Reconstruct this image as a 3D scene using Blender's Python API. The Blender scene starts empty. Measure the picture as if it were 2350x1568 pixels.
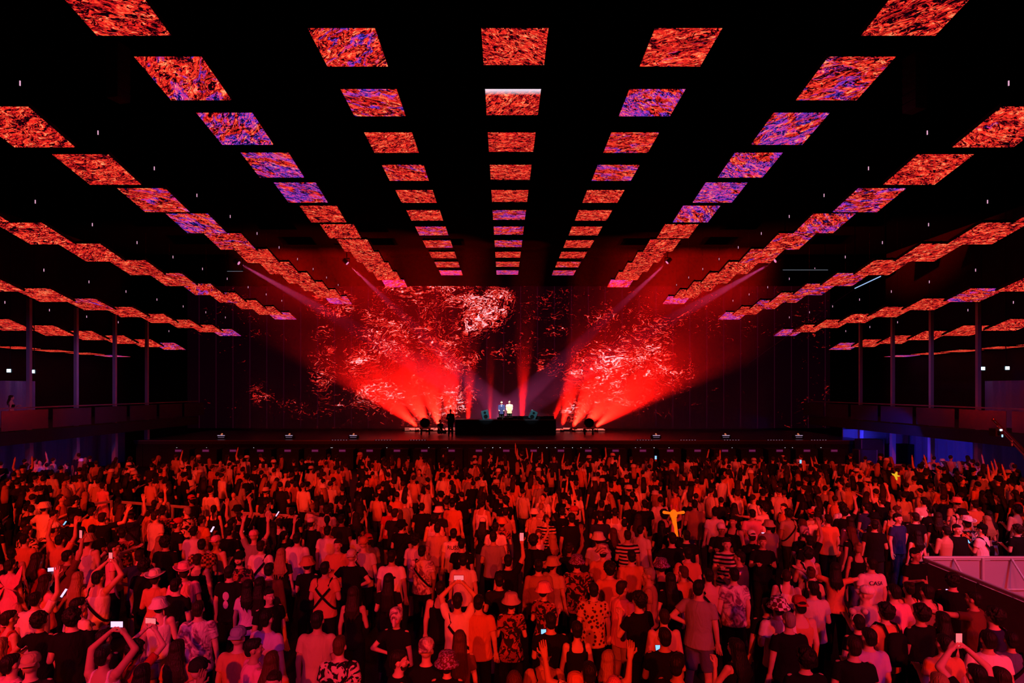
import bpy, math, random
import numpy as np
from mathutils import Vector, Matrix

# ------------------------------------------------------------------ camera
F = 1374.0                 # focal length in pixels of the 2350 x 1568 frame
CX, CY = 1156.0, 895.0     # vanishing point of the hall's long axis
CAMZ = 4.7
ZS = 46.0                  # distance of the LED wall
scene = bpy.context.scene
cam_d = bpy.data.cameras.new('camera'); cam = bpy.data.objects.new('camera', cam_d)
scene.collection.objects.link(cam); scene.camera = cam
cam.location = (0, 0, CAMZ); cam.rotation_euler = (math.pi/2, 0, 0)
cam_d.sensor_width = 36.0; cam_d.lens = F/2350*36.0
cam_d.shift_x = (1175-CX)/2350; cam_d.shift_y = (CY-784)/2350
cam_d.clip_end = 200

scene.view_settings.view_transform = 'Standard'
scene.view_settings.look = 'None'
scene.view_settings.exposure = 0.0
scene.view_settings.gamma = 1.0
scene.view_settings.use_curve_mapping = False

world = bpy.data.worlds.new('world'); scene.world = world; world.use_nodes = True
world.node_tree.nodes['Background'].inputs[0].default_value = (0.02, 0.0, 0.012, 1)
world.node_tree.nodes['Background'].inputs[1].default_value = 0.02
try:
    scene.cycles.max_bounces = 4; scene.cycles.diffuse_bounces = 2; scene.cycles.glossy_bounces = 2
    scene.cycles.transparent_max_bounces = 8; scene.cycles.volume_bounces = 0
    scene.cycles.sample_clamp_indirect = 3.0; scene.cycles.adaptive_threshold = .02
except Exception: pass

def W(px, py, Z):
    """a point seen at (px,py) in the photograph, Z metres ahead"""
    return Vector(((px-CX)/F*Z, Z, CAMZ-(py-CY)/F*Z))
R = math.radians

# ------------------------------------------------------------------ lamps of the hall and added spots
def spot(name, loc, tgt, power, col, deg, blend=.3, size=.15):
    d = bpy.data.lights.new(name, 'SPOT'); d.energy = power; d.color = col
    d.spot_size = R(deg); d.spot_blend = blend; d.shadow_soft_size = size
    o = bpy.data.objects.new(name, d); scene.collection.objects.link(o); o.location = loc
    o.rotation_euler = (Vector(tgt)-Vector(loc)).to_track_quat('-Z', 'Y').to_euler()
    return o
RED = (1, .022, .007)
# red wash spots added unseen behind the camera to light the crowd from behind
for x in (-19, -11.5, -4, 4, 11.5, 19):
    spot('unseen_wash', (x, -10, 10.6), (x*.92, 10.0, 0), 11000, RED, 40, .6, .22)
for x in (-17, -8.5, 0, 8.5, 17):
    spot('unseen_wash', (x, -4, 13.2), (x*1.12, 23.5, 0), 14500, RED, 23, .5, .22)
# pink and violet lamps on both sides near the camera
spot('unseen_wash', (-12.5, -1, 9.5), (-7.2, 8.0, 1), 1700, (1, .03, .26), 44, .9, .4)
spot('unseen_wash', (-1, -5, 9.5), (-3.2, 6.4, 1.2), 650, (.35, .05, 1), 25, .9, .3)
spot('unseen_wash', (12, -1, 10), (6.8, 7.8, 1), 900, (1, .03, .32), 44, .9, .4)
spot('unseen_wash', (5, -5, 9.5), (6.5, 7.5, 1.2), 550, (.4, .1, 1), 36, .9, .3)
# four moving heads converging on the performers
BEAM = [(555, 608), (803, 610), (1525, 608), (1772, 603)]
for px, py in BEAM:
    p = W(px, py, 43.3)
    spot('beam_light', p, W(1160, 948, 44.6), 27000 if px in (803, 1525) else 26000, (1, .10, .38), 7, .3, .06)
spot('key_light', (0.1, 36.6, 12.9), W(1160, 940, 42.4), 30000, (1, .95, .85), 7.5, .4, .08)  # unseen white spot added to brighten the performers
# row of red floor lamps along the riser behind the performers, fanned outwards, lighting the haze
FLOODS = [(957, 46, 34, 1.0), (982, 28, 44, 1.1), (1008, 14, 40, 1.1), (1036, 3, 34, 1.0), (1074, -2, 15, .6), (1124, 1, 9, .30), (1197, 2, 15, .8),
          (1264, 22, 14, .35), (1290, 14, 26, .9), (1316, 27, 40, 1.1), (1342, 40, 42, 1.1), (1368, 50, 38, 1.0)]
def flood_at(i):
    px, tilt, w, pw = FLOODS[i]
    if i < 5: tilt = -tilt
    p = W(px, 981, 44.35); p.z += .06
    return p, tilt, w, pw
for i in range(len(FLOODS)):
    p, tilt, w, pw = flood_at(i)
    spot('red_flood', p, p+Vector((math.sin(R(tilt)), -.06, math.cos(R(tilt)))), 66000*pw, (1, .0045, .002), w, .7, .12)
for s in (-1, 1): spot('unseen_wash', (s*10, 16, 11), (s*22.5, 26.6, 3.6), 900, RED, 16, .7, .2)  # unseen red spots added to brighten the balcony guests and railings
# blue lamp under the right balcony, dim violet light over both balconies
spot('blue_light', (19.2, 31.2, 2.1), (25.5, 35.5, .7), 420, (.05, .04, 1), 75, .35, .1)
spot('blue_light', (23.2, 36.4, 2.0), (22.5, 38.4, 1.2), 160, (.05, .04, 1), 100, .8, .1)
for s in (-1, 1):
    for y in (27, 33):
        spot('balcony_light', (s*19.0, y-3, 6.6), (s*25, y+1, 3.2), 95 if s < 0 else 45, (.55, .22, 1), 95, .8, .3)
        spot('balcony_light', (s*17.0, y-3, 2.4), (s*25, y+1, 1.2), 55, (.25, .12, 1), 95, .8, .3)

# ------------------------------------------------------------------ materials
MATS = {}
def new_mat(name):
    m = bpy.data.materials.new(name); m.use_nodes = True
    nt = m.node_tree; b = nt.nodes['Principled BSDF']
    return m, nt, b
def N(nt, t, **kw):
    n = nt.nodes.new(t)
    for k, v in kw.items():
        if k in n.inputs: n.inputs[k].default_value = v
        else: setattr(n, k, v)
    return n
def L(nt, a, b): nt.links.new(a, b)
def plain(name, col, rough=.7, metal=0., spec=.3, noise=0.):
    if name in MATS: return MATS[name]
    m, nt, b = new_mat(name)
    b.inputs['Base Color'].default_value = (*col, 1); b.inputs['Roughness'].default_value = rough
    b.inputs['Metallic'].default_value = metal; b.inputs['Specular IOR Level'].default_value = spec
    if noise:
        tc = N(nt, 'ShaderNodeTexCoord'); n = N(nt, 'ShaderNodeTexNoise', Scale=6.0, Detail=5.0)
        L(nt, tc.outputs['Object'], n.inputs['Vector'])
        mr = N(nt, 'ShaderNodeMapRange'); mr.inputs[3].default_value = 1-noise; mr.inputs[4].default_value = 1+noise
        L(nt, n.outputs['Fac'], mr.inputs[0])
        mx = N(nt, 'ShaderNodeVectorMath', operation='SCALE'); mx.inputs[0].default_value = col
        L(nt, mr.outputs[0], mx.inputs['Scale']); L(nt, mx.outputs[0], b.inputs['Base Color'])
    MATS[name] = m; return m
def glow(name, col, s):
    if name in MATS: return MATS[name]
    m, nt, b = new_mat(name)
    b.inputs['Base Color'].default_value = (0.02, .02, .02, 1)
    b.inputs['Emission Color'].default_value = (*col, 1); b.inputs['Emission Strength'].default_value = s
    MATS[name] = m; return m
def cloth(name, col, pat=None, col2=(0.02, .02, .02), sheen=.0, rough=.9):
    if name in MATS: return MATS[name]
    m, nt, b = new_mat(name)
    b.inputs['Roughness'].default_value = rough; b.inputs['Specular IOR Level'].default_value = .15
    tc = N(nt, 'ShaderNodeTexCoord')
    if pat is None:
        b.inputs['Base Color'].default_value = (*col, 1)
    else:
        mix = N(nt, 'ShaderNodeMix', data_type='RGBA'); mix.inputs[6].default_value = (*col, 1); mix.inputs[7].default_value = (*col2, 1)
        def thr(src, lo, hi):
            r = N(nt, 'ShaderNodeMapRange'); r.inputs[1].default_value = lo; r.inputs[2].default_value = hi
            L(nt, src, r.inputs[0]); return r.outputs[0]
        if pat == 'stripe':
            w = N(nt, 'ShaderNodeTexWave', bands_direction='Z', Scale=4.2); L(nt, tc.outputs['Object'], w.inputs['Vector'])
            fac = thr(w.outputs['Fac'], .45, .55)
        elif pat == 'check':
            a = N(nt, 'ShaderNodeTexChecker', Scale=22.0); L(nt, tc.outputs['Object'], a.inputs['Vector']); fac = a.outputs['Fac']
        elif pat == 'bigcheck':
            a = N(nt, 'ShaderNodeTexChecker', Scale=17.0); L(nt, tc.outputs['Object'], a.inputs['Vector']); fac = a.outputs['Fac']
        elif pat == 'floral':
            v = N(nt, 'ShaderNodeTexNoise', Scale=11.0, Detail=3.0, Distortion=1.2); L(nt, tc.outputs['Object'], v.inputs['Vector'])
            fac = thr(v.outputs['Fac'], .49, .53)
        elif pat == 'leopard':
            v = N(nt, 'ShaderNodeTexVoronoi', Scale=17.0); L(nt, tc.outputs['Object'], v.inputs['Vector'])
            fac = thr(v.outputs['Distance'], .42, .36)
        elif pat == 'tiedye':
            v = N(nt, 'ShaderNodeTexNoise', Scale=5.0, Detail=4.0, Distortion=2.5); L(nt, tc.outputs['Object'], v.inputs['Vector'])
            fac = thr(v.outputs['Fac'], .42, .6)
        elif pat == 'glitter':
            v = N(nt, 'ShaderNodeTexVoronoi', Scale=60.0); L(nt, tc.outputs['Object'], v.inputs['Vector'])
            sp = N(nt, 'ShaderNodeSeparateColor'); L(nt, v.outputs['Color'], sp.inputs[0]); fac = thr(sp.outputs[0], .4, .5)
        L(nt, fac, mix.inputs[0]); L(nt, mix.outputs[2], b.inputs['Base Color'])
    # folds
    mp = N(nt, 'ShaderNodeMapping'); mp.inputs['Scale'].default_value = (6, 6, 2.6); L(nt, tc.outputs['Object'], mp.inputs[0])
    n = N(nt, 'ShaderNodeTexNoise', Scale=1.2, Detail=2.0, Distortion=1.5); L(nt, mp.outputs[0], n.inputs['Vector'])
    bu = N(nt, 'ShaderNodeBump', Strength=.55, Distance=.05); L(nt, n.outputs['Fac'], bu.inputs['Height']); L(nt, bu.outputs[0], b.inputs['Normal'])
    MATS[name] = m; return m
def hairmat(name, col):
    if name in MATS: return MATS[name]
    m, nt, b = new_mat(name)
    b.inputs['Roughness'].default_value = .55; b.inputs['Specular IOR Level'].default_value = .25
    b.inputs['Base Color'].default_value = (*col, 1)
    tc = N(nt, 'ShaderNodeTexCoord'); mp = N(nt, 'ShaderNodeMapping'); mp.inputs['Scale'].default_value = (70, 70, 5)
    L(nt, tc.outputs['Object'], mp.inputs[0])
    n = N(nt, 'ShaderNodeTexNoise', Scale=1.0, Detail=2.0); L(nt, mp.outputs[0], n.inputs['Vector'])
    bu = N(nt, 'ShaderNodeBump', Strength=.8, Distance=.02); L(nt, n.outputs['Fac'], bu.inputs['Height']); L(nt, bu.outputs[0], b.inputs['Normal'])
    MATS[name] = m; return m

M_black = plain('black_paint', (.006, .006, .007), .75)
M_ceil = plain('black_ceiling', (.0015, .0015, .0015), .95, spec=0.)
M_dark = plain('dark_paint', (.014, .013, .016), .8, noise=.3)
M_metal = plain('steel', (.35, .35, .38), .4, .9)
M_rail = plain('galvanised_steel', (.55, .53, .55), .45, .4)

def led_panel_material():
    """moving marbled picture on the ceiling screens: black veins, red and orange skin, violet patches"""
    m, nt, b = new_mat('ceiling_led_picture')
    b.inputs['Base Color'].default_value = (.008, .008, .008, 1); b.inputs['Roughness'].default_value = .6
    g = N(nt, 'ShaderNodeNewGeometry'); oi = N(nt, 'ShaderNodeObjectInfo')
    sc = N(nt, 'ShaderNodeSeparateColor'); L(nt, oi.outputs['Color'], sc.inputs[0])
    rot = N(nt, 'ShaderNodeVectorRotate', rotation_type='Z_AXIS')
    L(nt, g.outputs['Position'], rot.inputs['Vector'])
    an = N(nt, 'ShaderNodeMath', operation='MULTIPLY'); L(nt, oi.outputs['Random'], an.inputs[0]); an.inputs[1].default_value = 2.0
    an2 = N(nt, 'ShaderNodeMath', operation='SUBTRACT'); L(nt, an.outputs[0], an2.inputs[0]); an2.inputs[1].default_value = 1.0
    L(nt, an2.outputs[0], rot.inputs['Angle'])
    mp = N(nt, 'ShaderNodeMapping'); mp.inputs['Scale'].default_value = (1.0, 2.1, 1); L(nt, rot.outputs[0], mp.inputs[0])
    w1 = N(nt, 'ShaderNodeTexNoise', Scale=1.1, Detail=3.0); L(nt, mp.outputs[0], w1.inputs['Vector'])
    add = N(nt, 'ShaderNodeVectorMath', operation='MULTIPLY_ADD'); L(nt, w1.outputs['Color'], add.inputs[0]); add.inputs[1].default_value = (2.2, 2.2, 2.2); L(nt, mp.outputs[0], add.inputs[2])
    fine = N(nt, 'ShaderNodeTexNoise', Scale=3.6, Detail=7.0, Roughness=.74, Distortion=1.3); L(nt, add.outputs[0], fine.inputs['Vector'])
    big = N(nt, 'ShaderNodeTexNoise', Scale=1.5, Detail=3.0, Roughness=.5, Distortion=2.0); L(nt, add.outputs[0], big.inputs['Vector'])
    # ridge veins from the big noise
    r1 = N(nt, 'ShaderNodeMath', operation='SUBTRACT'); L(nt, big.outputs['Fac'], r1.inputs[0]); r1.inputs[1].default_value = .5
    r2 = N(nt, 'ShaderNodeMath', operation='ABSOLUTE'); L(nt, r1.outputs[0], r2.inputs[0])
    r3 = N(nt, 'ShaderNodeMapRange'); L(nt, r2.outputs[0], r3.inputs[0]); r3.inputs[1].default_value = 0; r3.inputs[2].default_value = .045
    r3.inputs[3].default_value = -.26; r3.inputs[4].default_value = .012
    md = N(nt, 'ShaderNodeTexNoise', Scale=2.3, Detail=2.0, Distortion=1.5); L(nt, mp.outputs[0], md.inputs['Vector'])
    s0 = N(nt, 'ShaderNodeMath', operation='MULTIPLY_ADD'); L(nt, md.outputs['Fac'], s0.inputs[0]); s0.inputs[1].default_value = .34; s0.inputs[2].default_value = -.163
    s1 = N(nt, 'ShaderNodeMath', operation='ADD'); L(nt, fine.outputs['Fac'], s1.inputs[0]); L(nt, s0.outputs[0], s1.inputs[1])
    s = N(nt, 'ShaderNodeMath', operation='ADD'); L(nt, s1.outputs[0], s.inputs[0]); L(nt, r3.outputs[0], s.inputs[1])
    cr = N(nt, 'ShaderNodeValToRGB'); L(nt, s.outputs[0], cr.inputs[0])
    e = cr.color_ramp.elements; e[0].position = .425; e[0].color = (.004, .0, .002, 1); e[1].position = .462; e[1].color = (.42, .006, .012, 1)
    for p, c in ((.495, (.85, .012, .012)), (.545, (1.0, .030, .014)), (.60, (1.0, .11, .04)), (.66, (1.0, .42, .18))):
        k = cr.color_ramp.elements.new(p); k.color = (*c, 1)
    cv = N(nt, 'ShaderNodeValToRGB'); L(nt, s.outputs[0], cv.inputs[0])
    e = cv.color_ramp.elements; e[0].position = .39; e[0].color = (.004, .002, .03, 1); e[1].position = .435; e[1].color = (.03, .035, .42, 1)
    for p, c in ((.475, (.10, .04, .72)), (.51, (.42, .03, .55)), (.545, (.85, .02, .12)), (.60, (1.0, .07, .14)), (.66, (.9, .4, .5))):
        k = cv.color_ramp.elements.new(p); k.color = (*c, 1)
    vn = N(nt, 'ShaderNodeTexNoise', Scale=.9, Detail=4.0, Distortion=1.5); L(nt, add.outputs[0], vn.inputs['Vector'])
    a1 = N(nt, 'ShaderNodeMath', operation='ADD'); L(nt, vn.outputs['Fac'], a1.inputs[0]); L(nt, sc.outputs[0], a1.inputs[1])
    a2 = N(nt, 'ShaderNodeMapRange'); L(nt, a1.outputs[0], a2.inputs[0]); a2.inputs[1].default_value = .86; a2.inputs[2].default_value = .94
    mx = N(nt, 'ShaderNodeMix', data_type='RGBA'); L(nt, a2.outputs[0], mx.inputs[0]); L(nt, cr.outputs[0], mx.inputs[6]); L(nt, cv.outputs[0], mx.inputs[7])
    # brighter, paler picture where colour G is high (the far edge of that screen)
    tc = N(nt, 'ShaderNodeTexCoord'); sp = N(nt, 'ShaderNodeSeparateXYZ'); L(nt, tc.outputs['Generated'], sp.inputs[0])
    gr = N(nt, 'ShaderNodeMapRange'); L(nt, sp.outputs[1], gr.inputs[0]); gr.inputs[1].default_value = .20; gr.inputs[2].default_value = 0.0
    gm = N(nt, 'ShaderNodeMath', operation='MULTIPLY'); L(nt, gr.outputs[0], gm.inputs[0]); L(nt, sc.outputs[1], gm.inputs[1])
    mw = N(nt, 'ShaderNodeMix', data_type='RGBA'); L(nt, gm.outputs[0], mw.inputs[0]); L(nt, mx.outputs[2], mw.inputs[6]); mw.inputs[7].default_value = (1.0, .85, 1.0, 1)
    L(nt, mw.outputs[2], b.inputs['Emission Color'])
    b.inputs['Emission Strength'].default_value = 1.0
    m.cycles.emission_sampling = 'NONE'
    return m

def wall_picture_material(blobs):
    """what the LED wall shows: feathery red and white-hot streaks in round clouds on black. blobs: (x, z, rx, rz, amount)"""
    m, nt, b = new_mat('stage_led_picture')
    b.inputs['Base Color'].default_value = (.010, .009, .010, 1); b.inputs['Roughness'].default_value = .7
    g = N(nt, 'ShaderNodeNewGeometry'); pos = g.outputs['Position']
    def dens(extra=None):
        tot = None
        for (x, z, rx, rz, a) in blobs:
            v = N(nt, 'ShaderNodeVectorMath', operation='SUBTRACT'); L(nt, pos, v.inputs[0]); v.inputs[1].default_value = (x, ZS, z)
            w = N(nt, 'ShaderNodeVectorMath', operation='MULTIPLY'); L(nt, v.outputs[0], w.inputs[0]); w.inputs[1].default_value = (1/rx, 0, 1/rz)
            l = N(nt, 'ShaderNodeVectorMath', operation='LENGTH'); L(nt, w.outputs[0], l.inputs[0])
            r = N(nt, 'ShaderNodeMapRange', interpolation_type='SMOOTHSTEP'); L(nt, l.outputs['Value'], r.inputs[0])
            r.inputs[1].default_value = 1.0; r.inputs[2].default_value = .45; r.inputs[3].default_value = 0; r.inputs[4].default_value = a
            if tot is None: tot = r.outputs[0]
            else:
                mm = N(nt, 'ShaderNodeMath', operation='MAXIMUM' if a > 0 else 'ADD'); L(nt, tot, mm.inputs[0]); L(nt, r.outputs[0], mm.inputs[1]); tot = mm.outputs[0]
        return tot
    D = dens()
    mp = N(nt, 'ShaderNodeMapping'); mp.inputs['Rotation'].default_value = (0, R(38), 0); mp.inputs['Scale'].default_value = (.55, .5, 1.0); L(nt, pos, mp.inputs[0])
    w1 = N(nt, 'ShaderNodeTexNoise', Scale=.55, Detail=4.0); L(nt, mp.outputs[0], w1.inputs['Vector'])
    add = N(nt, 'ShaderNodeVectorMath', operation='MULTIPLY_ADD'); L(nt, w1.outputs['Color'], add.inputs[0]); add.inputs[1].default_value = (4.5, 4.5, 4.5); L(nt, mp.outputs[0], add.inputs[2])
    fine = N(nt, 'ShaderNodeTexNoise', Scale=2.1, Detail=7.0, Roughness=.70, Distortion=2.2); L(nt, add.outputs[0], fine.inputs['Vector'])
    gate = N(nt, 'ShaderNodeTexNoise', Scale=.42, Detail=3.0, Distortion=.8); L(nt, mp.outputs[0], gate.inputs['Vector'])
    gr = N(nt, 'ShaderNodeMapRange'); L(nt, gate.outputs['Fac'], gr.inputs[0]); gr.inputs[1].default_value = .35; gr.inputs[2].default_value = .65
    gr.inputs[3].default_value = -.16; gr.inputs[4].default_value = .07
    # value = fine + gate + density - 1
    fc = N(nt, 'ShaderNodeMath', operation='MULTIPLY_ADD'); L(nt, fine.outputs['Fac'], fc.inputs[0]); fc.inputs[1].default_value = 1.9; fc.inputs[2].default_value = -.47
    a = N(nt, 'ShaderNodeMath', operation='ADD'); L(nt, fc.outputs[0], a.inputs[0]); L(nt, gr.outputs[0], a.inputs[1])
    d = N(nt, 'ShaderNodeMath', operation='MULTIPLY_ADD'); L(nt, D, d.inputs[0]); d.inputs[1].default_value = .335; L(nt, a.outputs[0], d.inputs[2])
    cr = N(nt, 'ShaderNodeValToRGB'); L(nt, d.outputs[0], cr.inputs[0])
    e = cr.color_ramp.elements; e[0].position = .735; e[0].color = (.002, 0, .001, 1); e[1].position = .775; e[1].color = (.16, .002, .004, 1)
    for p, c in ((.85, (.75, .012, .010)), (.93, (1.0, .05, .025)), (.98, (1, .25, .18)), (1.0, (1, .72, .85))):
        k = cr.color_ramp.elements.new(p); k.color = (*c, 1)
    # vertical cabinet seams glow faintly
    sx = N(nt, 'ShaderNodeSeparateXYZ'); L(nt, pos, sx.inputs[0])
    md = N(nt, 'ShaderNodeMath', operation='PINGPONG'); L(nt, sx.outputs[0], md.inputs[0]); md.inputs[1].default_value = .65
    st = N(nt, 'ShaderNodeMapRange'); L(nt, md.outputs[0], st.inputs[0]); st.inputs[1].default_value = .05; st.inputs[2].default_value = 0; st.inputs[4].default_value = .035
    sv = N(nt, 'ShaderNodeVectorMath', operation='SCALE'); sv.inputs[0].default_value = (.5, .03, .16); L(nt, st.outputs[0], sv.inputs['Scale'])
    fin = N(nt, 'ShaderNodeVectorMath', operation='ADD'); L(nt, cr.outputs[0], fin.inputs[0]); L(nt, sv.outputs[0], fin.inputs[1])
    L(nt, fin.outputs[0], b.inputs['Emission Color']); b.inputs['Emission Strength'].default_value = 1.0
    m.cycles.emission_sampling = 'NONE'
    return m

# ------------------------------------------------------------------ mesh helpers
COL = scene.collection
class MB:
    """collects shapes (numpy) and links them as one mesh"""
    def __init__(s): s.v = []; s.f = []; s.mi = []; s.n = 0
    def add(s, v, f, mi=0):
        v = np.asarray(v, float); s.v.append(v); s.f += [tuple(i+s.n for i in q) for q in f]; s.mi += [mi]*len(f); s.n += len(v); return s
    def box(s, c, size, mi=0, M=None):
        x, y, z = [k/2 for k in size]
        v = np.array([(a*x, b*y, d*z) for a in (-1, 1) for b in (-1, 1) for d in (-1, 1)])
        if M is not None: v = v @ np.array(M.to_3x3()).T
        v = v+np.array(c)
        return s.add(v, [(0, 1, 3, 2), (4, 6, 7, 5), (0, 4, 5, 1), (2, 3, 7, 6), (0, 2, 6, 4), (1, 5, 7, 3)], mi)
    def loft(s, rings, mi=0):
        """rings: list of (k,3) arrays, closed with caps"""
        k = len(rings[0]); v = np.concatenate(rings); f = []
        for i in range(len(rings)-1):
            for j in range(k):
                a, b = i*k+j, i*k+(j+1) % k
                f.append((a, b, b+k, a+k))
        f.append(tuple(range(k-1, -1, -1))); f.append(tuple((len(rings)-1)*k+j for j in range(k)))
        return s.add(v, f, mi)
    def tube(s, p0, p1, r0, r1=None, seg=10, mi=0, flat=1.0, up=None, dome=True):
        r1 = r0 if r1 is None else r1
        p0 = np.array(p0, float); p1 = np.array(p1, float); d = p1-p0; n = np.linalg.norm(d); d = d/max(n, 1e-9)
        u = np.array(up if up is not None else ((0, 0, 1) if abs(d[2]) < .9 else (0, 1, 0)), float)
        a = np.cross(d, u); a /= max(np.linalg.norm(a), 1e-9); b = np.cross(d, a)
        t = np.linspace(0, 2*math.pi, seg, endpoint=False)
        ring = np.outer(np.cos(t), a)+np.outer(np.sin(t), b)*flat
        rs = []
        if dome:
            for q in (80, 50, 22): rs.append(p0-d*r0*math.sin(R(q))+ring*r0*math.cos(R(q)))
        rs.append(p0+ring*r0); rs.append(p1+ring*r1)
        if dome:
            for q in (22, 50, 80): rs.append(p1+d*r1*math.sin(R(q))+ring*r1*math.cos(R(q)))
        return s.loft(rs, mi)
    def path(s, pts, r, seg=8, mi=0):
        for a, b in zip(pts[:-1], pts[1:]): s.tube(a, b, r, r, seg, mi)
        return s
    def ell(s, c, rad, mi=0, seg=14, rows=9, M=None):
        rs = []
        for i in range(rows):
            ph = math.pi*(i+.35)/(rows-.3)-math.pi/2
            t = np.linspace(0, 2*math.pi, seg, endpoint=False)
            rs.append(np.stack([np.cos(t)*math.cos(ph)*rad[0], np.sin(t)*math.cos(ph)*rad[1], np.full(seg, math.sin(ph)*rad[2])], 1))
        if M is not None: rs = [q @ np.array(M.to_3x3()).T for q in rs]
        return s.loft([q+np.array(c) for q in rs], mi)
    def stack(s, rows, seg=20, mi=0):
        """rows: (z, rx, ry, cx, cy) horizontal ellipses"""
        t = np.linspace(0, 2*math.pi, seg, endpoint=False); rs = []
        for (z, rx, ry, cx, cy) in rows: rs.append(np.stack([cx+np.cos(t)*rx, cy+np.sin(t)*ry, np.full(seg, z)], 1))
        return s.loft(rs, mi)
    def lathe(s, prof, c=(0, 0, 0), seg=24, mi=0, sx=1., sy=1.):
        return s.stack([(c[2]+z, r*sx, r*sy, c[0], c[1]) for r, z in prof], seg, mi)
    def mesh(s, name):
        me = bpy.data.meshes.new(name)
        me.from_pydata(np.concatenate(s.v).tolist(), [], s.f)
        if any(s.mi): me.polygons.foreach_set('material_index', np.array(s.mi, dtype=np.int32))
        me.update(); return me
    def build(s, name, mat, parent=None, smooth=False, loc=None):
        me = s.mesh(name)
        if smooth: me.polygons.foreach_set('use_smooth', [True]*len(me.polygons))
        for m in (mat if isinstance(mat, (list, tuple)) else [mat]): me.materials.append(m)
        o = bpy.data.objects.new(name, me); COL.objects.link(o)
        if parent is not None: o.parent = parent
        if loc is not None: o.location = loc
        return o
def rbox(mb, c, size, r=.02, mi=0, M=None):
    """box with bevelled long edges (extruded octagon)"""
    x, y, z = [k/2 for k in size]
    prof = [(-x+r, -z), (x-r, -z), (x, -z+r), (x, z-r), (x-r, z), (-x+r, z), (-x, z-r), (-x, -z+r)]
    rs = [np.array([(a*.985, yy, b*.985) if k in (0, 3) else (a, yy, b) for a, b in prof]) for k, yy in enumerate((-y, -y+r, y-r, y))]
    if M is not None: rs = [q @ np.array(M.to_3x3()).T for q in rs]
    return mb.loft([q+np.array(c) for q in rs], mi)
def empty(name, loc=(0, 0, 0), rz=0):
    o = bpy.data.objects.new(name, None); COL.objects.link(o); o.location = loc; o.rotation_euler.z = rz
    o.empty_display_size = .1; return o
def tag(o, label=None, cat=None, group=None, kind=None):
    if label: o['label'] = label
    if cat: o['category'] = cat
    if group: o['group'] = group
    if kind: o['kind'] = kind
    return o
def copy_tree(root, kids=None):
    c = root.copy(); COL.objects.link(c)
    for ch in (kids if kids is not None else root.children):
        d = ch.copy(); COL.objects.link(d); d.parent = c
    return c
def struct(name, mb, mat, label=None):
    return tag(mb.build(name, mat), label, None, None, 'structure')

# ------------------------------------------------------------------ the hall
m_floor = plain('floor_concrete', (.012, .010, .011), .6, noise=.5)
struct('floor', MB().box((0, 18, -.1), (64, 66, .2)), m_floor)
struct('ceiling', MB().box((0, 18, 15.3), (64, 66, .2)), M_ceil)
struct('wall_left', MB().box((-29.7, 18, 7.6), (.2, 66, 15.6)), M_dark)
struct('wall_right', MB().box((29.7, 18, 7.6), (.2, 66, 15.6)), M_dark)
struct('wall_back', MB().box((0, 47.6, 7.6), (64, .2, 15.6)), M_black)
struct('wall_front', MB().box((0, -12, 7.6), (64, .2, 15.6)), M_black)

# LED wall -------------------------------------------------------------
def sx(px): return (px-CX)/F*ZS
def sz(py): return CAMZ-(py-CY)/F*ZS
blobs = []
def blob(px, py, rpx, rpy, a): blobs.append((sx(px), sz(py), rpx/F*ZS, rpy/F*ZS, a))
blob(990, 720, 215, 150, .95); blob(1000, 690, 110, 55, 1.04); blob(1100, 722, 80, 75, 1.02)
blob(900, 830, 150, 210, .86); blob(990, 880, 170, 160, .84); blob(1140, 690, 60, 50, 1.0); blob(880, 770, 90, 130, .95)
blob(1410, 870, 170, 135, .90); blob(1325, 945, 60, 45, 1.12); blob(1345, 900, 90, 80, .95); blob(1490, 800, 110, 120, .85); blob(1400, 735, 90, 50, .72); blob(1395, 840, 60, 60, 1.0)
blob(1280, 760, 50, 20, .72); blob(1265, 835, 60, 45, .64); blob(1180, 820, 80, 60, .4); blob(1260, 700, 110, 60, .3); blob(740, 830, 50, 150, .70)
blob(600, 905, 40, 35, .62); blob(760, 700, 90, 60, .70); blob(1600, 740, 90, 50, .52); blob(1560, 850, 60, 90, .66); blob(1490, 935, 150, 40, .50); blob(1620, 700, 50, 50, .45)
blob(700, 940, 160, 30, .45)
t = empty('led_wall', (0, ZS, sz(983)))
tag(t, 'huge LED wall behind the stage showing feathery red and white clouds', 'led screen')
top = sz(657); bot = sz(983); x0, x1 = sx(430), sx(1905)
def rel(x, y, z): return (x, y-ZS, z-sz(983))
scr = MB().box(rel((x0+x1)/2, ZS+.06, (top+bot)/2), (x1-x0, .12, top-bot)).build('screen', wall_picture_material(blobs), t)
fr = MB()
for i in range(int((x1-x0)/1.3)+1): fr.box(rel(x0+i*1.3+.02, ZS+.22, (top+bot)/2), (.06, .2, top-bot))
for z in (bot, (top+bot)/2, top): fr.box(rel((x0+x1)/2, ZS+.22, z), (x1-x0+.2, .2, .12))
fr.build('support_frame', M_black, t)

# stage ----------------------------------------------------------------
DECK = CAMZ-3.1
SF = 36.4
st = empty('stage', (0, SF, 0)); tag(st, 'wide black stage platform in front of the LED wall', 'stage')
m_deck = plain('stage_deck', (.035, .03, .033), .32, spec=.5)
MB().box((0, 5.5, DECK-.1), (45, 11, .2)).build('deck', m_deck, st)
fa = MB(); fa.box((0, .12, (DECK-.2)/2+.01), (44.8, .1, DECK-.22))
for i in range(-22, 23): fa.box((i*1.0, .05, (DECK-.2)/2+.01), (.05, .06, DECK-.26))
fa.build('fascia', M_black, st)
MB().box((0, .0, DECK+.01), (45, .08, .05)).build('edge_trim', plain('edge_aluminium', (.2, .17, .18), .4, .6), st)
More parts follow.
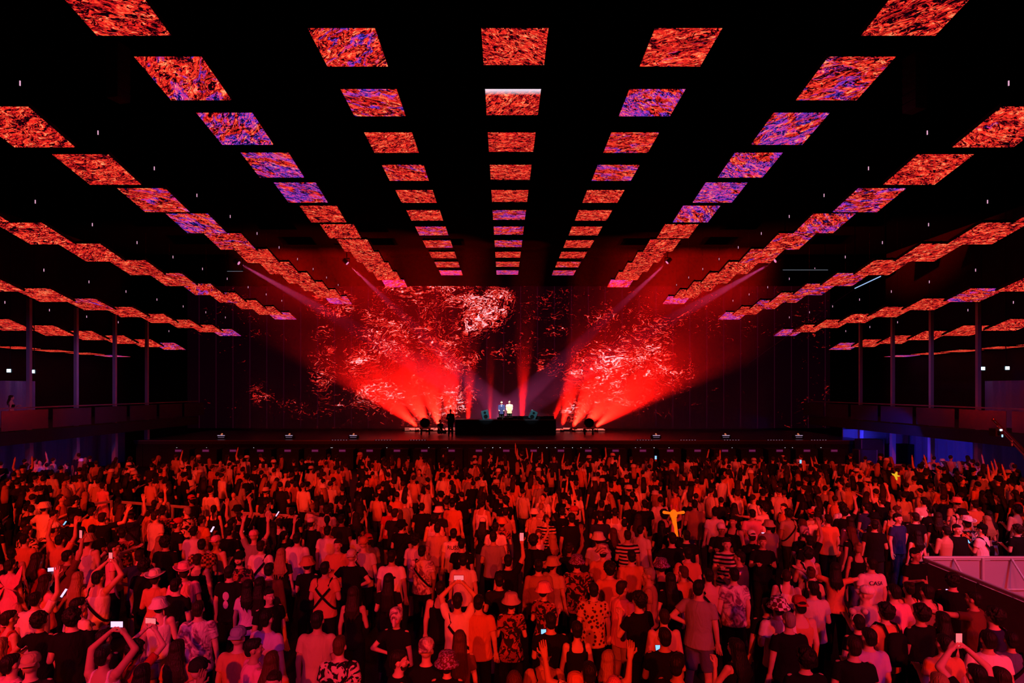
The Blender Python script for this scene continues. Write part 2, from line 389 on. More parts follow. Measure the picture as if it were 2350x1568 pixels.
# low riser with dashes of red light at the foot of the LED wall
ri = empty('light_riser', (0, 45.2, DECK)); tag(ri, 'low riser at the foot of the LED wall edged with dashed red light strips', 'riser')
MB().box((0, 0, .12), (15.2, .8, .24)).build('riser_body', M_black, ri)
random.seed(4)
ds = MB()
for row, zz in enumerate((.10, .17, .235)):
    x = -7.4
    while x < 7.4:
        w = random.uniform(.25, .8)
        if random.random() < .62: ds.box((x+w/2, -.415, zz), (w, .02, .035))
        x += w+.06
ds.build('light_strip', glow('strip_glow', (1, .16, .12), 2.2), ri)

# haze over the stage --------------------------------------------------
hm = bpy.data.materials.new('stage_haze'); hm.use_nodes = True; nt = hm.node_tree
for n in list(nt.nodes):
    if n.type != 'OUTPUT_MATERIAL': nt.nodes.remove(n)
vs = N(nt, 'ShaderNodeVolumeScatter', Density=.02, Anisotropy=.0); vs.inputs['Color'].default_value = (1, 1, 1, 1)
g_ = N(nt, 'ShaderNodeNewGeometry'); sp_ = N(nt, 'ShaderNodeSeparateXYZ'); L(nt, g_.outputs['Position'], sp_.inputs[0])
mr = N(nt, 'ShaderNodeMapRange'); L(nt, sp_.outputs[2], mr.inputs[0]); mr.inputs[1].default_value = 10.8; mr.inputs[2].default_value = 1.6; mr.inputs[3].default_value = 0; mr.inputs[4].default_value = 1
pw_ = N(nt, 'ShaderNodeMath', operation='POWER'); L(nt, mr.outputs[0], pw_.inputs[0]); pw_.inputs[1].default_value = 2.8
md_ = N(nt, 'ShaderNodeMath', operation='MULTIPLY_ADD'); L(nt, pw_.outputs[0], md_.inputs[0]); md_.inputs[1].default_value = .15; md_.inputs[2].default_value = .010
ax = N(nt, 'ShaderNodeMath', operation='ABSOLUTE'); L(nt, sp_.outputs[0], ax.inputs[0])
mo = N(nt, 'ShaderNodeMapRange', interpolation_type='SMOOTHSTEP'); L(nt, ax.outputs[0], mo.inputs[0]); mo.inputs[1].default_value = 7.5; mo.inputs[2].default_value = 12; mo.inputs[3].default_value = 0; mo.inputs[4].default_value = .024
mz = N(nt, 'ShaderNodeMapRange', interpolation_type='SMOOTHSTEP'); L(nt, sp_.outputs[2], mz.inputs[0]); mz.inputs[1].default_value = 9.3; mz.inputs[2].default_value = 12.5; mz.inputs[3].default_value = 0; mz.inputs[4].default_value = 1
mm_ = N(nt, 'ShaderNodeMath', operation='MULTIPLY_ADD'); L(nt, mo.outputs[0], mm_.inputs[0]); L(nt, mz.outputs[0], mm_.inputs[1]); mm_.inputs[2].default_value = .004
L(nt, mm_.outputs[0], md_.inputs[2])
m2 = N(nt, 'ShaderNodeMapRange', interpolation_type='SMOOTHSTEP'); L(nt, ax.outputs[0], m2.inputs[0]); m2.inputs[1].default_value = 20.6; m2.inputs[2].default_value = 17.5; m2.inputs[3].default_value = 0; m2.inputs[4].default_value = 1
m3 = N(nt, 'ShaderNodeMath', operation='MULTIPLY'); L(nt, md_.outputs[0], m3.inputs[0]); L(nt, m2.outputs[0], m3.inputs[1])
L(nt, m3.outputs[0], vs.inputs['Density'])
L(nt, vs.outputs[0], nt.nodes['Material Output'].inputs['Volume'])
hz = MB().box((0, 44.42, 8.35), (41.4, 2.9, 13.2)).build('stage_haze', hm)
tag(hz, 'thin red lit haze hanging over the stage', 'haze', kind='stuff')

# ceiling screens ------------------------------------------------------
H0 = 8.4; PW = 1.56
colH = {0: 1.0, 1: 1.0, 2: .922, 3: .784, 4: .650, 5: .508, 6: .394, 7: .290}
m_pan = led_panel_material()
PANELS = {}
def make_panel():
    t = empty('hanging_screen')
    MB().box((0, 0, -.005), (PW, PW, .01)).build('screen', m_pan, t)
    f = MB(); f.box((0, 0, .05), (PW+.03, PW+.03, .09))
    for a in (-.5, 0, .5): f.box((a*PW*.9, 0, .12), (.06, PW*.95, .05))
    f.build('frame', M_black, t)
    h = MB()
    h.tube((0, 0, .0), (0, 0, 1), .004, seg=6, dome=False)
    h.build('hanging_cable', plain('cable_black', (.02, .02, .02), .7), t)
    k = MB(); k.tube((0, 0, 1.0), (0, 0, 1.16), .02, seg=8); k.build('hoist', M_dark, t)
    MB().box((0, -.03, 1.08), (.022, .02, .12)).build('indicator_lamp', glow('indicator', (1, .5, .75), .8), t)  # glowing bar painted in for light glinting off the hoist
    return t
VIO = {(-2, 0): .30, (-2, 1): .42, (-2, 2): .46, (-2, 3): .42, (2, 0): .30, (2, 1): .42, (2, 2): .46, (2, 3): .44, (2, 4): .42, (-2, -1): .2, (-3, 3): .38, (3, 2): .36, (3, 3): .40,
       (-1, 1): .37, (1, 1): .38, (1, 2): .32, (1, 3): .36, (1, 0): .22, (-1, 0): .28, (-1, 3): .28, (-1, 6): .34, (-1, 7): .3, (0, 5): .34, (0, 6): .34, (0, 7): .32, (-3, 2): .28, (-3, 0): .1, (3, 0): .2,
       (-4, 5): .3, (-4, 6): .28, (-4, 7): .28, (4, 5): .28, (4, 6): .32, (4, 7): .3, (4, 8): .3, (-5, 5): .26, (5, 5): .1, (-3, 4): .25, (3, 4): .28, (3, 5): .25, (6, 9): .2, (5, 4): .34}
ORD = ['first', 'second', 'third', 'fourth', 'fifth', 'sixth', 'seventh', 'eighth', 'ninth', 'tenth', 'eleventh', 'twelfth', 'thirteenth', 'fourteenth']
base = make_panel(); first = True; base_kids = list(base.children)
DROP = {0: 0, 1: .04, 2: .26, 3: .32, 4: .33, 5: .33, 6: .38, 7: .03}
random.seed(11)
for c in range(-7, 8):
    h = colH[abs(c)]*H0; X = c*.480*H0+.031*H0
    for k in range(-1, 11):
        yn = 13.9+2.815*k; y = yn+PW/2
        xl = CX+(X-PW/2)/yn*F; xr = CX+(X+PW/2)/yn*F; pyn = CY-h*F/yn; pyf = CY-h*F/(yn+PW)
        if c < 0 and CX+(X+PW/2)/(yn+PW)*F < -2: continue
        if c > 0 and CX+(X-PW/2)/(yn+PW)*F > 2352: continue
        if pyf < 2: continue
        if abs(c) == 7 and k > 10: continue
        if first: p = base; first = False
        else: p = copy_tree(base, base_kids if abs(c) >= 3 else [q for q in base_kids if not q.name.startswith(('hoist', 'indicator'))])
        drop = DROP[abs(c)]; ang = -math.asin(drop/PW)
        p.location = (X, y, CAMZ+h-drop/2)
        for ch in p.children:
            if ch.name.startswith(('screen', 'frame')): ch.rotation_euler.x = ang
            if ch.name.startswith('hanging'): ch.scale.z = 15.2-p.location.z
        v = VIO.get((c, k), .05 if abs(c) >= 3 else .12)
        if k >= 10: v = .40
        if k == 9 and abs(c) <= 1: v = .25
        v += random.uniform(-.03, .03)
        w = .9 if (c, k) == (0, 1) else 0.
        for ch in p.children: ch.color = (v, w, 0, 1)
        n = ORD[10-k]
        side = 'the centre column' if c == 0 else '%s column %s of centre' % (ORD[abs(c)-1], 'left' if c < 0 else 'right')
        look = 'mostly violet' if v > .36 else ('red and violet' if v > .2 else 'fiery red')
        if w: look = 'red and white'
        tag(p, '%s ceiling screen, %s from the stage in %s' % (look, n, side), 'screen', 'screens hanging in a grid under the ceiling')

# ------------------------------------------------------------------ stage furniture
dj = empty('performer_booth', W(1160, 1000, 41.0)); dj.location.z = DECK
tag(dj, 'long black cloth-covered performer table in the middle of the stage', 'table')
bw = (1276-1044)/F*41.0; TT = CAMZ-(963-CY)/F*41.0-DECK
b = MB(); rbox(b, (0, .55, (TT-.06)/2), (bw, 1.1, TT-.06), .04); b.build('cloth_cover', cloth('black_cloth', (.008, .007, .009)), dj)
b = MB(); rbox(b, (0, .55, TT-.03), (bw+.06, 1.16, .06), .02); b.build('table_top', plain('table_edge', (.12, .10, .12), .35), dj)
TOPZ = DECK+TT
# decks and mixer
def gear(name, label, px, w, h, d=.42, cat='player', plat=True):
    p = W(px, 960, 41.35); t = empty(name, (p.x, 41.35, TOPZ)); tag(t, label, cat)
    m = MB(); rbox(m, (0, 0, h/2), (w, d, h), .02); m.build('body', M_black, t)
    if plat: MB().lathe([(0.001, h), (.13, h), (.13, h+.02), (.11, h+.028), (.02, h+.03)]).build('jog_wheel', M_metal, t)
    else:
        k = MB()
        for i in range(4):
            for j in range(3): k.tube((-.12+i*.08, -.1+j*.09, h), (-.12+i*.08, -.1+j*.09, h+.03), .012, seg=8)
        k.build('knobs', M_metal, t)
    return t
gear('media_player', 'black media player on the long table in front of the jacketed performer', 1147, .36, .12)
gear('mixing_desk', 'black mixing desk on the long table between the two performers', 1160, .34, .11, cat='mixer', plat=False)
gear('media_player', 'black media player on the long table in front of the pale-shirted performer', 1172, .36, .12)
gear('effects_unit', 'small black effects unit on the long table right of the performers', 1194, .4, .16, cat='effects unit', plat=False)
gear('media_player', 'spare black media player at the right end of the long table', 1243, .6, .20)
gear('equipment_case', 'low black equipment case at the far right end of the long table', 1262, .55, .22, cat='case', plat=False)
shelf = empty('table_riser', (W(1184, 960, 41.5).x, 41.5, TOPZ)); tag(shelf, 'low black shelf behind the gear, right part of the long table', 'shelf')
MB().box((.9, .3, .10), (3.4, .2, .2)).build('board', M_black, shelf)
# monitors on the table
def monitor(px, yaw, roll, label):
    p = W(px, 955, 41.2); t = empty('stage_monitor', (p.x, 41.2, TOPZ), R(yaw)); tag(t, label, 'speaker', 'monitor speakers on the long table')
    t.rotation_euler = (0, R(roll), R(yaw))
    m = MB(); rbox(m, (0, .1, .34), (.50, .42, .60), .05); m.build('cabinet', plain('teal_cabinet', (.07, .2, .24), .5), t)
    for z, r in ((.2, .14), (.47, .09)):
        MB().tube((0, -.12, z), (0, -.09, z), r, r*.8, seg=20, dome=False).build('driver', M_black, t)
    for sx_ in (-.2, .2): MB().tube((sx_, -.12, .62), (sx_, -.10, .62), .02, seg=8, dome=False).build('badge', M_metal, t)
monitor(1116, 8, -14, 'blue-grey monitor speaker tilted on the table left of the performers')
monitor(1219, -8, 24, 'blue-grey monitor speaker tilted on the table right of the performers')
spot('monitor_light', W(1125, 930, 39.2), W(1116, 955, 41.2), 60, (.5, .9, 1), 34, .5, .05)
spot('monitor_light', W(1212, 930, 39.2), W(1219, 955, 41.2), 45, (.5, .9, 1), 34, .5, .05)

def moving_head(p, label, s=1.0, glowcol=None, hang=False, name='moving_head_lamp', tilt=0, group=None):
    t = empty(name, p); tag(t, label, 'stage light', group); t.scale = (s, s, -s if False else s)
    m = MB(); rbox(m, (0, 0, .07), (.42, .34, .14), .03); m.build('base', M_dark, t)
    y = MB()
    for sx_ in (-.2, .2): y.box((sx_, 0, .34), (.05, .12, .42))
    y.box((0, 0, .16), (.42, .14, .05)); y.build('yoke', M_dark, t)
    h = MB(); a = R(tilt); d = np.array((0, -math.sin(a), math.cos(a))); c = np.array((0, 0, .48))
    h.tube(c-d*.20, c+d*.05, .13, .17, seg=18); h.tube(c+d*.05, c+d*.18, .17, .165, seg=18, dome=False)
    h.build('head', M_dark, t)
    MB().tube(c+d*.18, c+d*.20, .145, .145, seg=18, dome=False).build('lens', glowcol or M_metal, t)
    if hang: t.rotation_euler.x = math.pi
    return t
# two round searchlights standing on the deck, silhouetted
for px, lab in ((976, 'round black searchlight on legs at the left end of the red strips'), (1351, 'round black searchlight on legs at the right end of the red strips')):
    p = W(px, 1000, 41.5); t = empty('searchlight', (p.x, 41.5, DECK)); tag(t, lab, 'stage light', 'round searchlights on the deck')
    for a in (-.28, .28):
        for q in (-.15, .15): MB().box((a, q, .2), (.07, .06, .4)).build('leg', M_black, t)
    MB().box((0, 0, .43), (.75, .4, .08)).build('plate', plain('lamp_plate', (.25, .2, .45), .3, .7), t)
    h = MB(); h.tube((0, -.16, .82), (0, .16, .82), .33, .30, seg=26, dome=False); h.build('head', M_black, t)
    r = MB()
    n = 24
    for i in range(n):
        a0, a1 = 2*math.pi*i/n, 2*math.pi*(i+1)/n
        r.tube((math.cos(a0)*.36, -.12, .82+math.sin(a0)*.36), (math.cos(a1)*.36, -.12, .82+math.sin(a1)*.36), .022, seg=6)
    r.build('ring', plain('ring_metal', (.25, .22, .22), .35, .8), t)
# red floor lamps on the deck in front of the riser
for i in range(len(FLOODS)):
    p, tilt, w, pw = flood_at(i)
    t = empty('floor_lamp', (p.x, p.y, DECK))
    tag(t, 'black floor lamp throwing red light, %s from the left along the riser' % ORD[i], 'stage light', 'red floor lamps along the riser')
    m = MB(); rbox(m, (0, 0, .07), (.3, .26, .14), .03); m.build('housing', M_black, t)
    a = R(tilt); MB().tube((0, 0, .14), (math.sin(a)*.03, 0, .14+.03), .09, seg=14, dome=False).build('lens', glow('red_lens', (1, .05, .03), 3.0), t)
# footlights along the front of the deck: small lamps, a pale glint painted on as glowing rims
FOOT = [510, 665, 812, 1505, 1664, 1831]
for i, px in enumerate(FOOT):
    p = W(px, 1000, 38.0); p.z = DECK
    t = empty('footlight', p); n = ['leftmost', 'second from the left', 'third from the left', 'third from the right', 'second from the right', 'rightmost'][i]
    tag(t, 'low footlight with pale painted glint on the stage front, %s' % n, 'stage light', 'footlights on the stage')
    m = MB(); rbox(m, (0, 0, .12), (.62, .3, .24), .05); m.build('housing', M_black, t)
    MB().box((0, -.155, .21), (.46, .02, .03)).build('rim', glow('rim_glint', (.75, .55, .85), .8), t)
    MB().box((0, -.155, .10), (.4, .02, .02)).build('lower_rim', glow('rim_glint2', (.6, .4, .7), .35), t)
    MB().tube((0, -.10, .26), (0, -.02, .30), .05, seg=10).build('lens', glow('amber_lens', (1, .25, .12), .5), t)
# subwoofers with a dim violet badge in front of the stage
for i in range(-12, 13):
    x = i*62.0/F*35.6+.15
    t = empty('subwoofer', (x, 35.6, 0)); tag(t, 'black subwoofer in front of the stage, %s' % ('at the very centre' if i == 0 else '%s %s of centre' % (ORD[abs(i)-1], 'left' if i < 0 else 'right')), 'speaker', 'subwoofers along the stage front')
    m = MB(); rbox(m, (0, 0, .62), (1.3, .8, 1.2), .04); m.build('cabinet', M_black, t)
    for q in (-.3, .3): MB().tube((q, -.41, .5), (q, -.40, .5), .24, .22, seg=18, dome=False).build('grille', M_dark, t)
    MB().box((0, -.41, 1.12), (.38, .02, .14)).build('badge', glow('violet_badge', (.09, .006, .045), .8), t)
    MB().box((0, -.425, 1.12), (.34, .01, .02)).build('badge_line', glow('violet_line', (.45, .06, .22), .5), t)
random.seed(5)
stars = MB()
t = empty('pixel_lamp_rail', (0, 36.39, DECK-.42)); tag(t, 'thin rail of tiny white lamps along the stage front', 'light rail')
MB().box((0, .05, 0), (42, .05, .05)).build('rail', M_black, t)
xs = [sorted(random.uniform(-20.5, 1) for _ in range(14)), [2.1+i*.52 for i in range(7)], sorted(random.uniform(6, 20.5) for _ in range(10))]
for x in sum(xs, []):
    s_ = random.choice((.025, .03, .05))
    MB().box((x, .01, random.choice((0, 0, -.03))), (s_, .03, .025)).build('pixel', glow('pix%d' % random.randrange(3), random.choice(((.9, .9, 1), (.6, .7, 1), (1, .8, .6))), random.choice((.8, 1.5, 2.5))), t)
# dashes of small print-like lamps on deck edge
for g0 in (760, 860, 940, 1460, 1560, 1660, 1760, 1860):
    p = W(g0, 1003, 36.30)
    t = empty('edge_strip', (p.x, 36.34, DECK+.055)); tag(t, 'short strip of tiny grey-violet lamps on the stage edge, %s' % {760: 'leftmost', 860: 'second from the left', 940: 'third, left of the searchlight', 1460: 'first right of the searchlight', 1560: 'fourth from the right end', 1660: 'third from the right end', 1760: 'second from the right end', 1860: 'rightmost'}[g0], 'light strip', 'lamp strips on the stage edge')
    MB().box((.5, 0, 0), (1.05, .06, .04)).build('bar', M_black, t)
    for k in range(6): MB().box((.08+k*.17, -.035, 0), (.07, .012, .025)).build('lamp', glow('greyviolet', (.30, .16, .25), .8), t)

# ------------------------------------------------------------------ beam lamps above, on short drop bars
for (px, py), n in zip(BEAM, ('outer left', 'inner left', 'inner right', 'outer right')):
    p = W(px, py, 43.3); t = empty('beam_lamp', p); tag(t, 'moving beam lamp high over the stage throwing a magenta ray, %s one' % n, 'stage light', 'beam lamps over the stage')
    d = (W(1160, 948, 44.6)-p).normalized()
    h = MB(); h.tube(p*0-d*.62, p*0-d*.26, .14, .17, seg=16, dome=False); h.build('head', M_black, t)
    MB().tube(-d*.26, -d*.22, .13, seg=16, dome=False).build('lens', glow('magenta_lens', (.8, .25, .55), .9), t)
    y = MB(); y.box(tuple(-d*.3+Vector((0, 0, .3))), (.42, .1, .05)); y.box(tuple(-d*.3+Vector((.2, 0, .15))), (.04, .1, .3)); y.box(tuple(-d*.3+Vector((-.2, 0, .15))), (.04, .1, .3))
    y.build('yoke', M_black, t)
    q = -d*.3+Vector((0, 0, .32)); MB().tube(tuple(q), (q.x, q.y, 15.2-p.z), .03, seg=8, dome=False).build('drop_bar', M_black, t)
# side follow-spot on the right, its hard white ray built as thin tubes
p = W(2032, 631, 30.0); e = W(1962, 662, 31.5)
t = empty('white_spot', p); tag(t, 'white-rimmed lamp hanging high on the right behind the screens', 'stage light')
d = (e-p).normalized()
h = MB(); h.tube(tuple(-d*.35), (0, 0, 0), .16, .20, seg=18); h.build('head', M_black, t)
MB().tube(tuple(d*.0), tuple(d*.03), .17, seg=18, dome=False).build('lens', glow('white_lens', (.5, .7, 1), 1.0), t)
MB().tube((0, 0, .1), (0, 0, 15.2-p.z), .04, seg=8, dome=False).build('drop_bar', M_black, t)
t = empty('light_ray_tube', e); tag(t, 'slanting ray of light built as a thin tube beside the white lamp, upper right', 'light ray')
a = W(2026, 632, 30.3)-e; b2 = W(1718, 835, 36)-e
m = MB(); m.tube(tuple(a), (0, 0, 0), .025, seg=8); m.build('bright_ray', glow('ray_glow', (.4, .6, 1), .9), t)  # glowing tube stands in for the bright start of the ray
m = MB(); m.tube((0, 0, 0), tuple(b2), .02, seg=8); m.build('faint_ray', plain('faint_ray_blue', (.2, .22, .5), .3, .8), t)  # thin blue tube stands in for the fainter rest of the ray
MB().tube((0, 0, 0), (0, 0, 15.2-e.z), .02, seg=6, dome=False).build('hanger', M_black, t)
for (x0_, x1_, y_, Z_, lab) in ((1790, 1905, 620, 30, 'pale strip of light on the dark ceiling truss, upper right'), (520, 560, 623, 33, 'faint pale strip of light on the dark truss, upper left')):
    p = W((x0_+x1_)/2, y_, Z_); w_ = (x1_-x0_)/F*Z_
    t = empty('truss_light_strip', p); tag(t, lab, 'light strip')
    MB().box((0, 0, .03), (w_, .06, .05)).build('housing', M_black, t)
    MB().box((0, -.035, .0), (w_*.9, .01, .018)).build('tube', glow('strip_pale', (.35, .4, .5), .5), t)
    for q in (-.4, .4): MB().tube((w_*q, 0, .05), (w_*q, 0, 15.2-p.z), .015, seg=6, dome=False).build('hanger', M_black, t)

# line arrays high up on both sides
for px, side, y0_ in ((272, 'left', 105), (2098, 'right', 130)):
    Z_ = 15.2; p = W(px, y0_, Z_)
    t = empty('line_array', p, R(-12 if px < 1000 else 12)); tag(t, 'dark column of hung loudspeakers high on the %s' % side, 'speaker')
    for k in range(6):
        m = MB(); m.loft([np.array([(-.17, -.2, -k*.235), (.17, -.2, -k*.235), (.17, .2, -k*.235), (-.17, .2, -k*.235)]), np.array([(-.17, -.2, -k*.235-.22), (.17, -.2, -k*.235-.22), (.15, .2, -k*.235-.20), (-.15, .2, -k*.235-.20)])])
        c = m.build('cabinet', plain('array_box', (.05, .03, .03), .6), t)
        for q in (-.07, .07): MB().tube((q, -.215, -k*.235-.11), (q, -.20, -k*.235-.11), .028, seg=12, dome=False).build('port', M_black, c)
    MB().tube((0, 0, .02), (0, 0, 15.2-p.z), .02, seg=6, dome=False).build('hanging_cable', M_dark, t)

# ------------------------------------------------------------------ balconies on both sides
m_curt = cloth('curtain', (.30, .26, .42)); m_rail2 = plain('balcony_rail', (.25, .18, .2), .4, .5)
def curtain(name, label, X, y0_, y1_, z0, z1, facing):
    n = int((y1_-y0_)*16); ys = np.linspace(y0_, y1_, n); off = .09*np.sin(ys*7.3)+.05*np.sin(ys*17.1+1)
    a = []; 
    for z in (z0, z1):
        a += [(X+o, y, z) for o, y in zip(off, ys)]
    b_ = [(x+.03*facing, y, z) for x, y, z in a]
    m = MB(); v = a+b_; f = []
    for i in range(n-1):
        f += [(i, i+1, n+i+1, n+i), (2*n+i, 3*n+i, 3*n+i+1, 2*n+i+1)]
    o = m.add(v, f).build(name, m_curt, smooth=True); tag(o, label, 'curtain'); return o
for s, side in ((-1, 'left'), (1, 'right')):
    t = empty('balcony', (s*22, 8, 0)); tag(t, 'dark %s balcony with railing running along the side of the hall' % side, 'balcony')
    MB().box((s*3.75, 15, 2.52), (7.7, 40, .56)).build('slab', M_dark, t)
    r = MB(); r.box((-s*.05, 15, 3.88), (.06, 40, .06))
    r.build('handrail', m_rail2, t)
    g = MB()
    for k in range(14): g.box((-s*.05, 15-19.5+k*3, 3.32), (.02, 2.7, .9))
    g.build('railing_panel', plain('balcony_glass', (.05, .035, .05), .25, spec=.5), t, )
    for k, y in enumerate([18.9, 22.0, 25.1, 28.2, 31.3, 34.4, 37.5]):
        c = empty('post', (s*22.35, y, 0)); tag(c, 'grey steel post of the %s balcony, %s from the camera' % (side, ORD[k]), 'post', 'balcony posts')
        m = MB(); m.box((0, 0, 1.12), (.22, .22, 2.24)); m.build('lower_shaft', plain('post_paint', (.36, .33, .42), .5), c)
        m = MB(); m.box((0, 0, 5.9), (.16, .16, 6.2)); m.build('upper_shaft', plain('post_paint', (0, 0, 0)), c)
    curtain('curtain', 'pleated violet curtain at the back of the %s balcony' % side, s*24.6, 24.0, 31.3 if s < 0 else 30.6, 2.85, 5.15, s)
    curtain('curtain', 'dark blue-violet curtain under the %s balcony' % side, s*24.8, 22.0, 39, 0, 2.2, s)
    # two cold lamps on the balcony back wall
    for i, (px, py) in enumerate(((20, 851), (75, 853)) if s < 0 else ((2256, 846), (2312, 845))):
        Z_ = 30.5; p = W(px, py, Z_)
        c = empty('cold_lamp', p); tag(c, 'small cold white-blue lamp glowing over the %s balcony, %s of two' % (side, ('left one', 'right one')[i]), 'lamp', 'cold lamps over the balconies')
        m = MB(); rbox(m, (0, .1, 0), (.30, .16, .24), .04); m.build('housing', M_black, c)
        MB().box((0, -.0, 0), (.17, .04, .15)).build('lens', glow('cold_glow', (.45, .8, 1), 9.0), c)
        MB().tube((0, .1, .12), (0, .1, 15.2-p.z), .02, seg=6, dome=False).build('drop_bar', M_black, c)
# blue-lit stair block and kit under the right balcony
for i, (x_, y_, w_, h_) in enumerate(((20.6, 34.2, 1.0, 1.3), (21.6, 35.4, 1.3, 1.8), (24.1, 36.5, 1.6, 1.4))):
    t = empty('flight_case', (x_, y_, 0)); tag(t, 'dark flight case in blue light under the right balcony, %s' % ('leftmost', 'middle', 'rightmost')[i], 'case', 'flight cases under the right balcony')
    m = MB(); rbox(m, (0, 0, h_/2+.05), (w_, .7, h_-.1), .03); m.build('box', M_dark, t)
    e_ = MB()
    for sx_ in (-1, 1): e_.box((sx_*w_/2, -.35, h_/2+.05), (.04, .04, h_-.1))
    e_.build('corner_trim', M_metal, t)
    for q in (-.35, .35): MB().tube((w_*q, -.03, .05), (w_*q, .03, .05), .05, seg=10, dome=False).build('caster', M_black, t)
t = empty('partition_wall', (24.8, 39.4, 0)); tag(t, 'pale partition washed in blue light under the right balcony', 'partition')
MB().box((0, 0, 1.12), (5.0, .1, 2.2)).build('panel', plain('pale_wall', (.5, .5, .6), .8), t)
MB().box((0, -.06, 2.14), (5.0, .04, .06)).build('top_trim', M_dark, t)
MB().box((0, -.06, 1.0), (5.0, .03, .04)).build('mid_trim', M_dark, t)

# ------------------------------------------------------------------ crowd barriers
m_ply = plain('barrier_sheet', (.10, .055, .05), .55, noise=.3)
def barrier(a, b, label, h=1.1, panels=True, inside=1, sheet=None, name='crowd_barrier', grp='crowd barriers'):
    a = Vector((a[0], a[1], 0)); b = Vector((b[0], b[1], 0)); d = b-a; ln = d.length; ang = math.atan2(d.y, d.x)
    t = empty(name, a, ang); tag(t, label, 'barrier', grp)
    r = MB(); r.tube((0, 0, h), (ln, 0, h), .03, seg=10); r.box((ln/2, 0, h-.035), (ln, .05, .03)); r.build('top_rail', M_rail, t)
    r = MB(); r.tube((0, inside*.02, .42), (ln, inside*.02, .42), .02, seg=8); r.build('lower_rail', M_rail, t)
    n = max(1, round(ln/1.2))
    for i in range(n+1):
        x = ln*i/n
        p = MB(); p.box((min(max(x, .03), ln-.03), inside*.03, h/2), (.05, .05, h)); p.build('post', M_rail, t)
        if i < n:
            MB().tube((x+ln/n*.5, inside*.04, h-.03), (x+ln/n*.5, inside*1.0, .03), .025, seg=8).build('brace', M_rail, t)
    if panels:
        for i in range(n):
            MB().box((ln*(i+.5)/n, -inside*.012, h/2-.02), (ln/n-.03, .02, h-.1)).build('sheet', sheet or m_ply, t)
    f = MB(); f.box((ln/2, inside*.5, .015), (ln, 1.0, .03)); f.build('foot_plate', plain('foot_plate', (.2, .19, .2), .4, .5), t)
    return t
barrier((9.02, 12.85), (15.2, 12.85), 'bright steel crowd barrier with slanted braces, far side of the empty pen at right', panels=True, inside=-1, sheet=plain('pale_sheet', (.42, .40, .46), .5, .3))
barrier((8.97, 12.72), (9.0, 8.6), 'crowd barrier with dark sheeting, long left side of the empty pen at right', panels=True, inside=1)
barrier((-13.4, 18.1), (-12.7, 19.4), 'short end crowd barrier of the left pen, turned towards the camera', panels=False, inside=-1)
barrier((-12.55, 19.35), (-9.1, 18.2), 'steel crowd barrier in the left part of the crowd, longer left section', panels=False, inside=-1)
barrier((-7.7, 17.55), (-5.9, 17.1), 'short steel crowd barrier in the left part of the crowd, right section', panels=False, inside=-1)
barrier((-16.5, 28.8), (-12.9, 28.8), 'dark sheeted barrier before the stage, left end', inside=1)
barrier((10.8, 28.8), (19.2, 28.8), 'dark sheeted barrier before the stage, right end', inside=1)

spot('pen_light', (14, 3, 11), (11.5, 11.8, .4), 3800, (.75, .20, .62), 34, .6, .3)
# camera jib with glinting tube at the right edge
p = W(2279, 963, 14.0)
t = empty('camera_jib', p); tag(t, 'shiny dark camera crane arm reaching in from the right edge', 'camera crane')
e = W(2420, 1108, 14.4)-p
m = MB(); m.tube((0, 0, 0), tuple(e), .035, .05, seg=12); m.build('arm', plain('jib_metal', (.28, .1, .12), .18, .9), t)
m = MB(); m.tube((0.1, 0, -.16), tuple(e+Vector((0, 0, -.16))), .014, seg=8); m.build('lower_cable', M_metal, t)
for k in range(5):
    q = e*(.1+.2*k); MB().tube(tuple(q), tuple(q+Vector((0, 0, -.16))), .02, seg=8).build('strut', M_metal, t)
m = MB(); m.box((.06, 0, -.30), (.16, .2, .18)); m.box((.06, -.14, -.30), (.08, .1, .08)); m.build('camera_body', M_black, t)
MB().box((.10, -.105, -.24), (.05, .01, .04)).build('tally_lamp', glow('tally', (.5, .85, 1), 4.0), t)
MB().box((.13, -.105, -.36), (.03, .01, .09)).build('tally_strip', glow('tally2', (.35, .7, 1), 1.5), t)
q = e; m = MB(); m.tube(tuple(q), (q.x, q.y, -p.z+.06), .09, seg=14, dome=False); m.build('pedestal', M_dark, t)
m = MB(); m.tube((q.x, q.y, -p.z), (q.x, q.y, -p.z+.08), .45, seg=20, dome=False); m.build('pedestal_base', M_dark, t)

# ------------------------------------------------------------------ people: one continuous body per pose, clothes and hair as parts
def V3(*a): return np.array(a, float)
def unit(v): v = np.array(v, float); return v/np.linalg.norm(v)
ARM = {  # upper arm direction, forearm direction, for the right side (+x)
 'down': ((.20, -.04, -1), (.06, .22, -1)), 'bent': ((.22, -.02, -1), (-.25, .85, .38)), 'low': ((.22, .08, -1), (-.35, .75, -.35)),
 'phone': ((.16, .22, -1), (-.50, .80, .55)), 'up': ((.42, .12, .90), (-.10, .22, 1)), 'upphone': ((.34, .62, .68), (-.74, .26, .72)),
 'wide': ((.92, .20, .25), (.15, .30, .95)), 'hip': ((.62, -.32, -.72), (-.72, .42, -.40)), 'reach': ((.85, .55, .10), (.7, .75, .12)),
 'head': ((.88, .05, .42), (-.88, .02, .45)), 'mouth': ((.35, .35, -.85), (-.35, .30, .95)), 'crossed': ((.18, .12, -1), (-.95, .42, .15)),
 'table': ((.10, .38, -.95), (-.10, .9, -.25)), 'knee': ((.10, .45, -.85), (.0, .8, -.6)) }
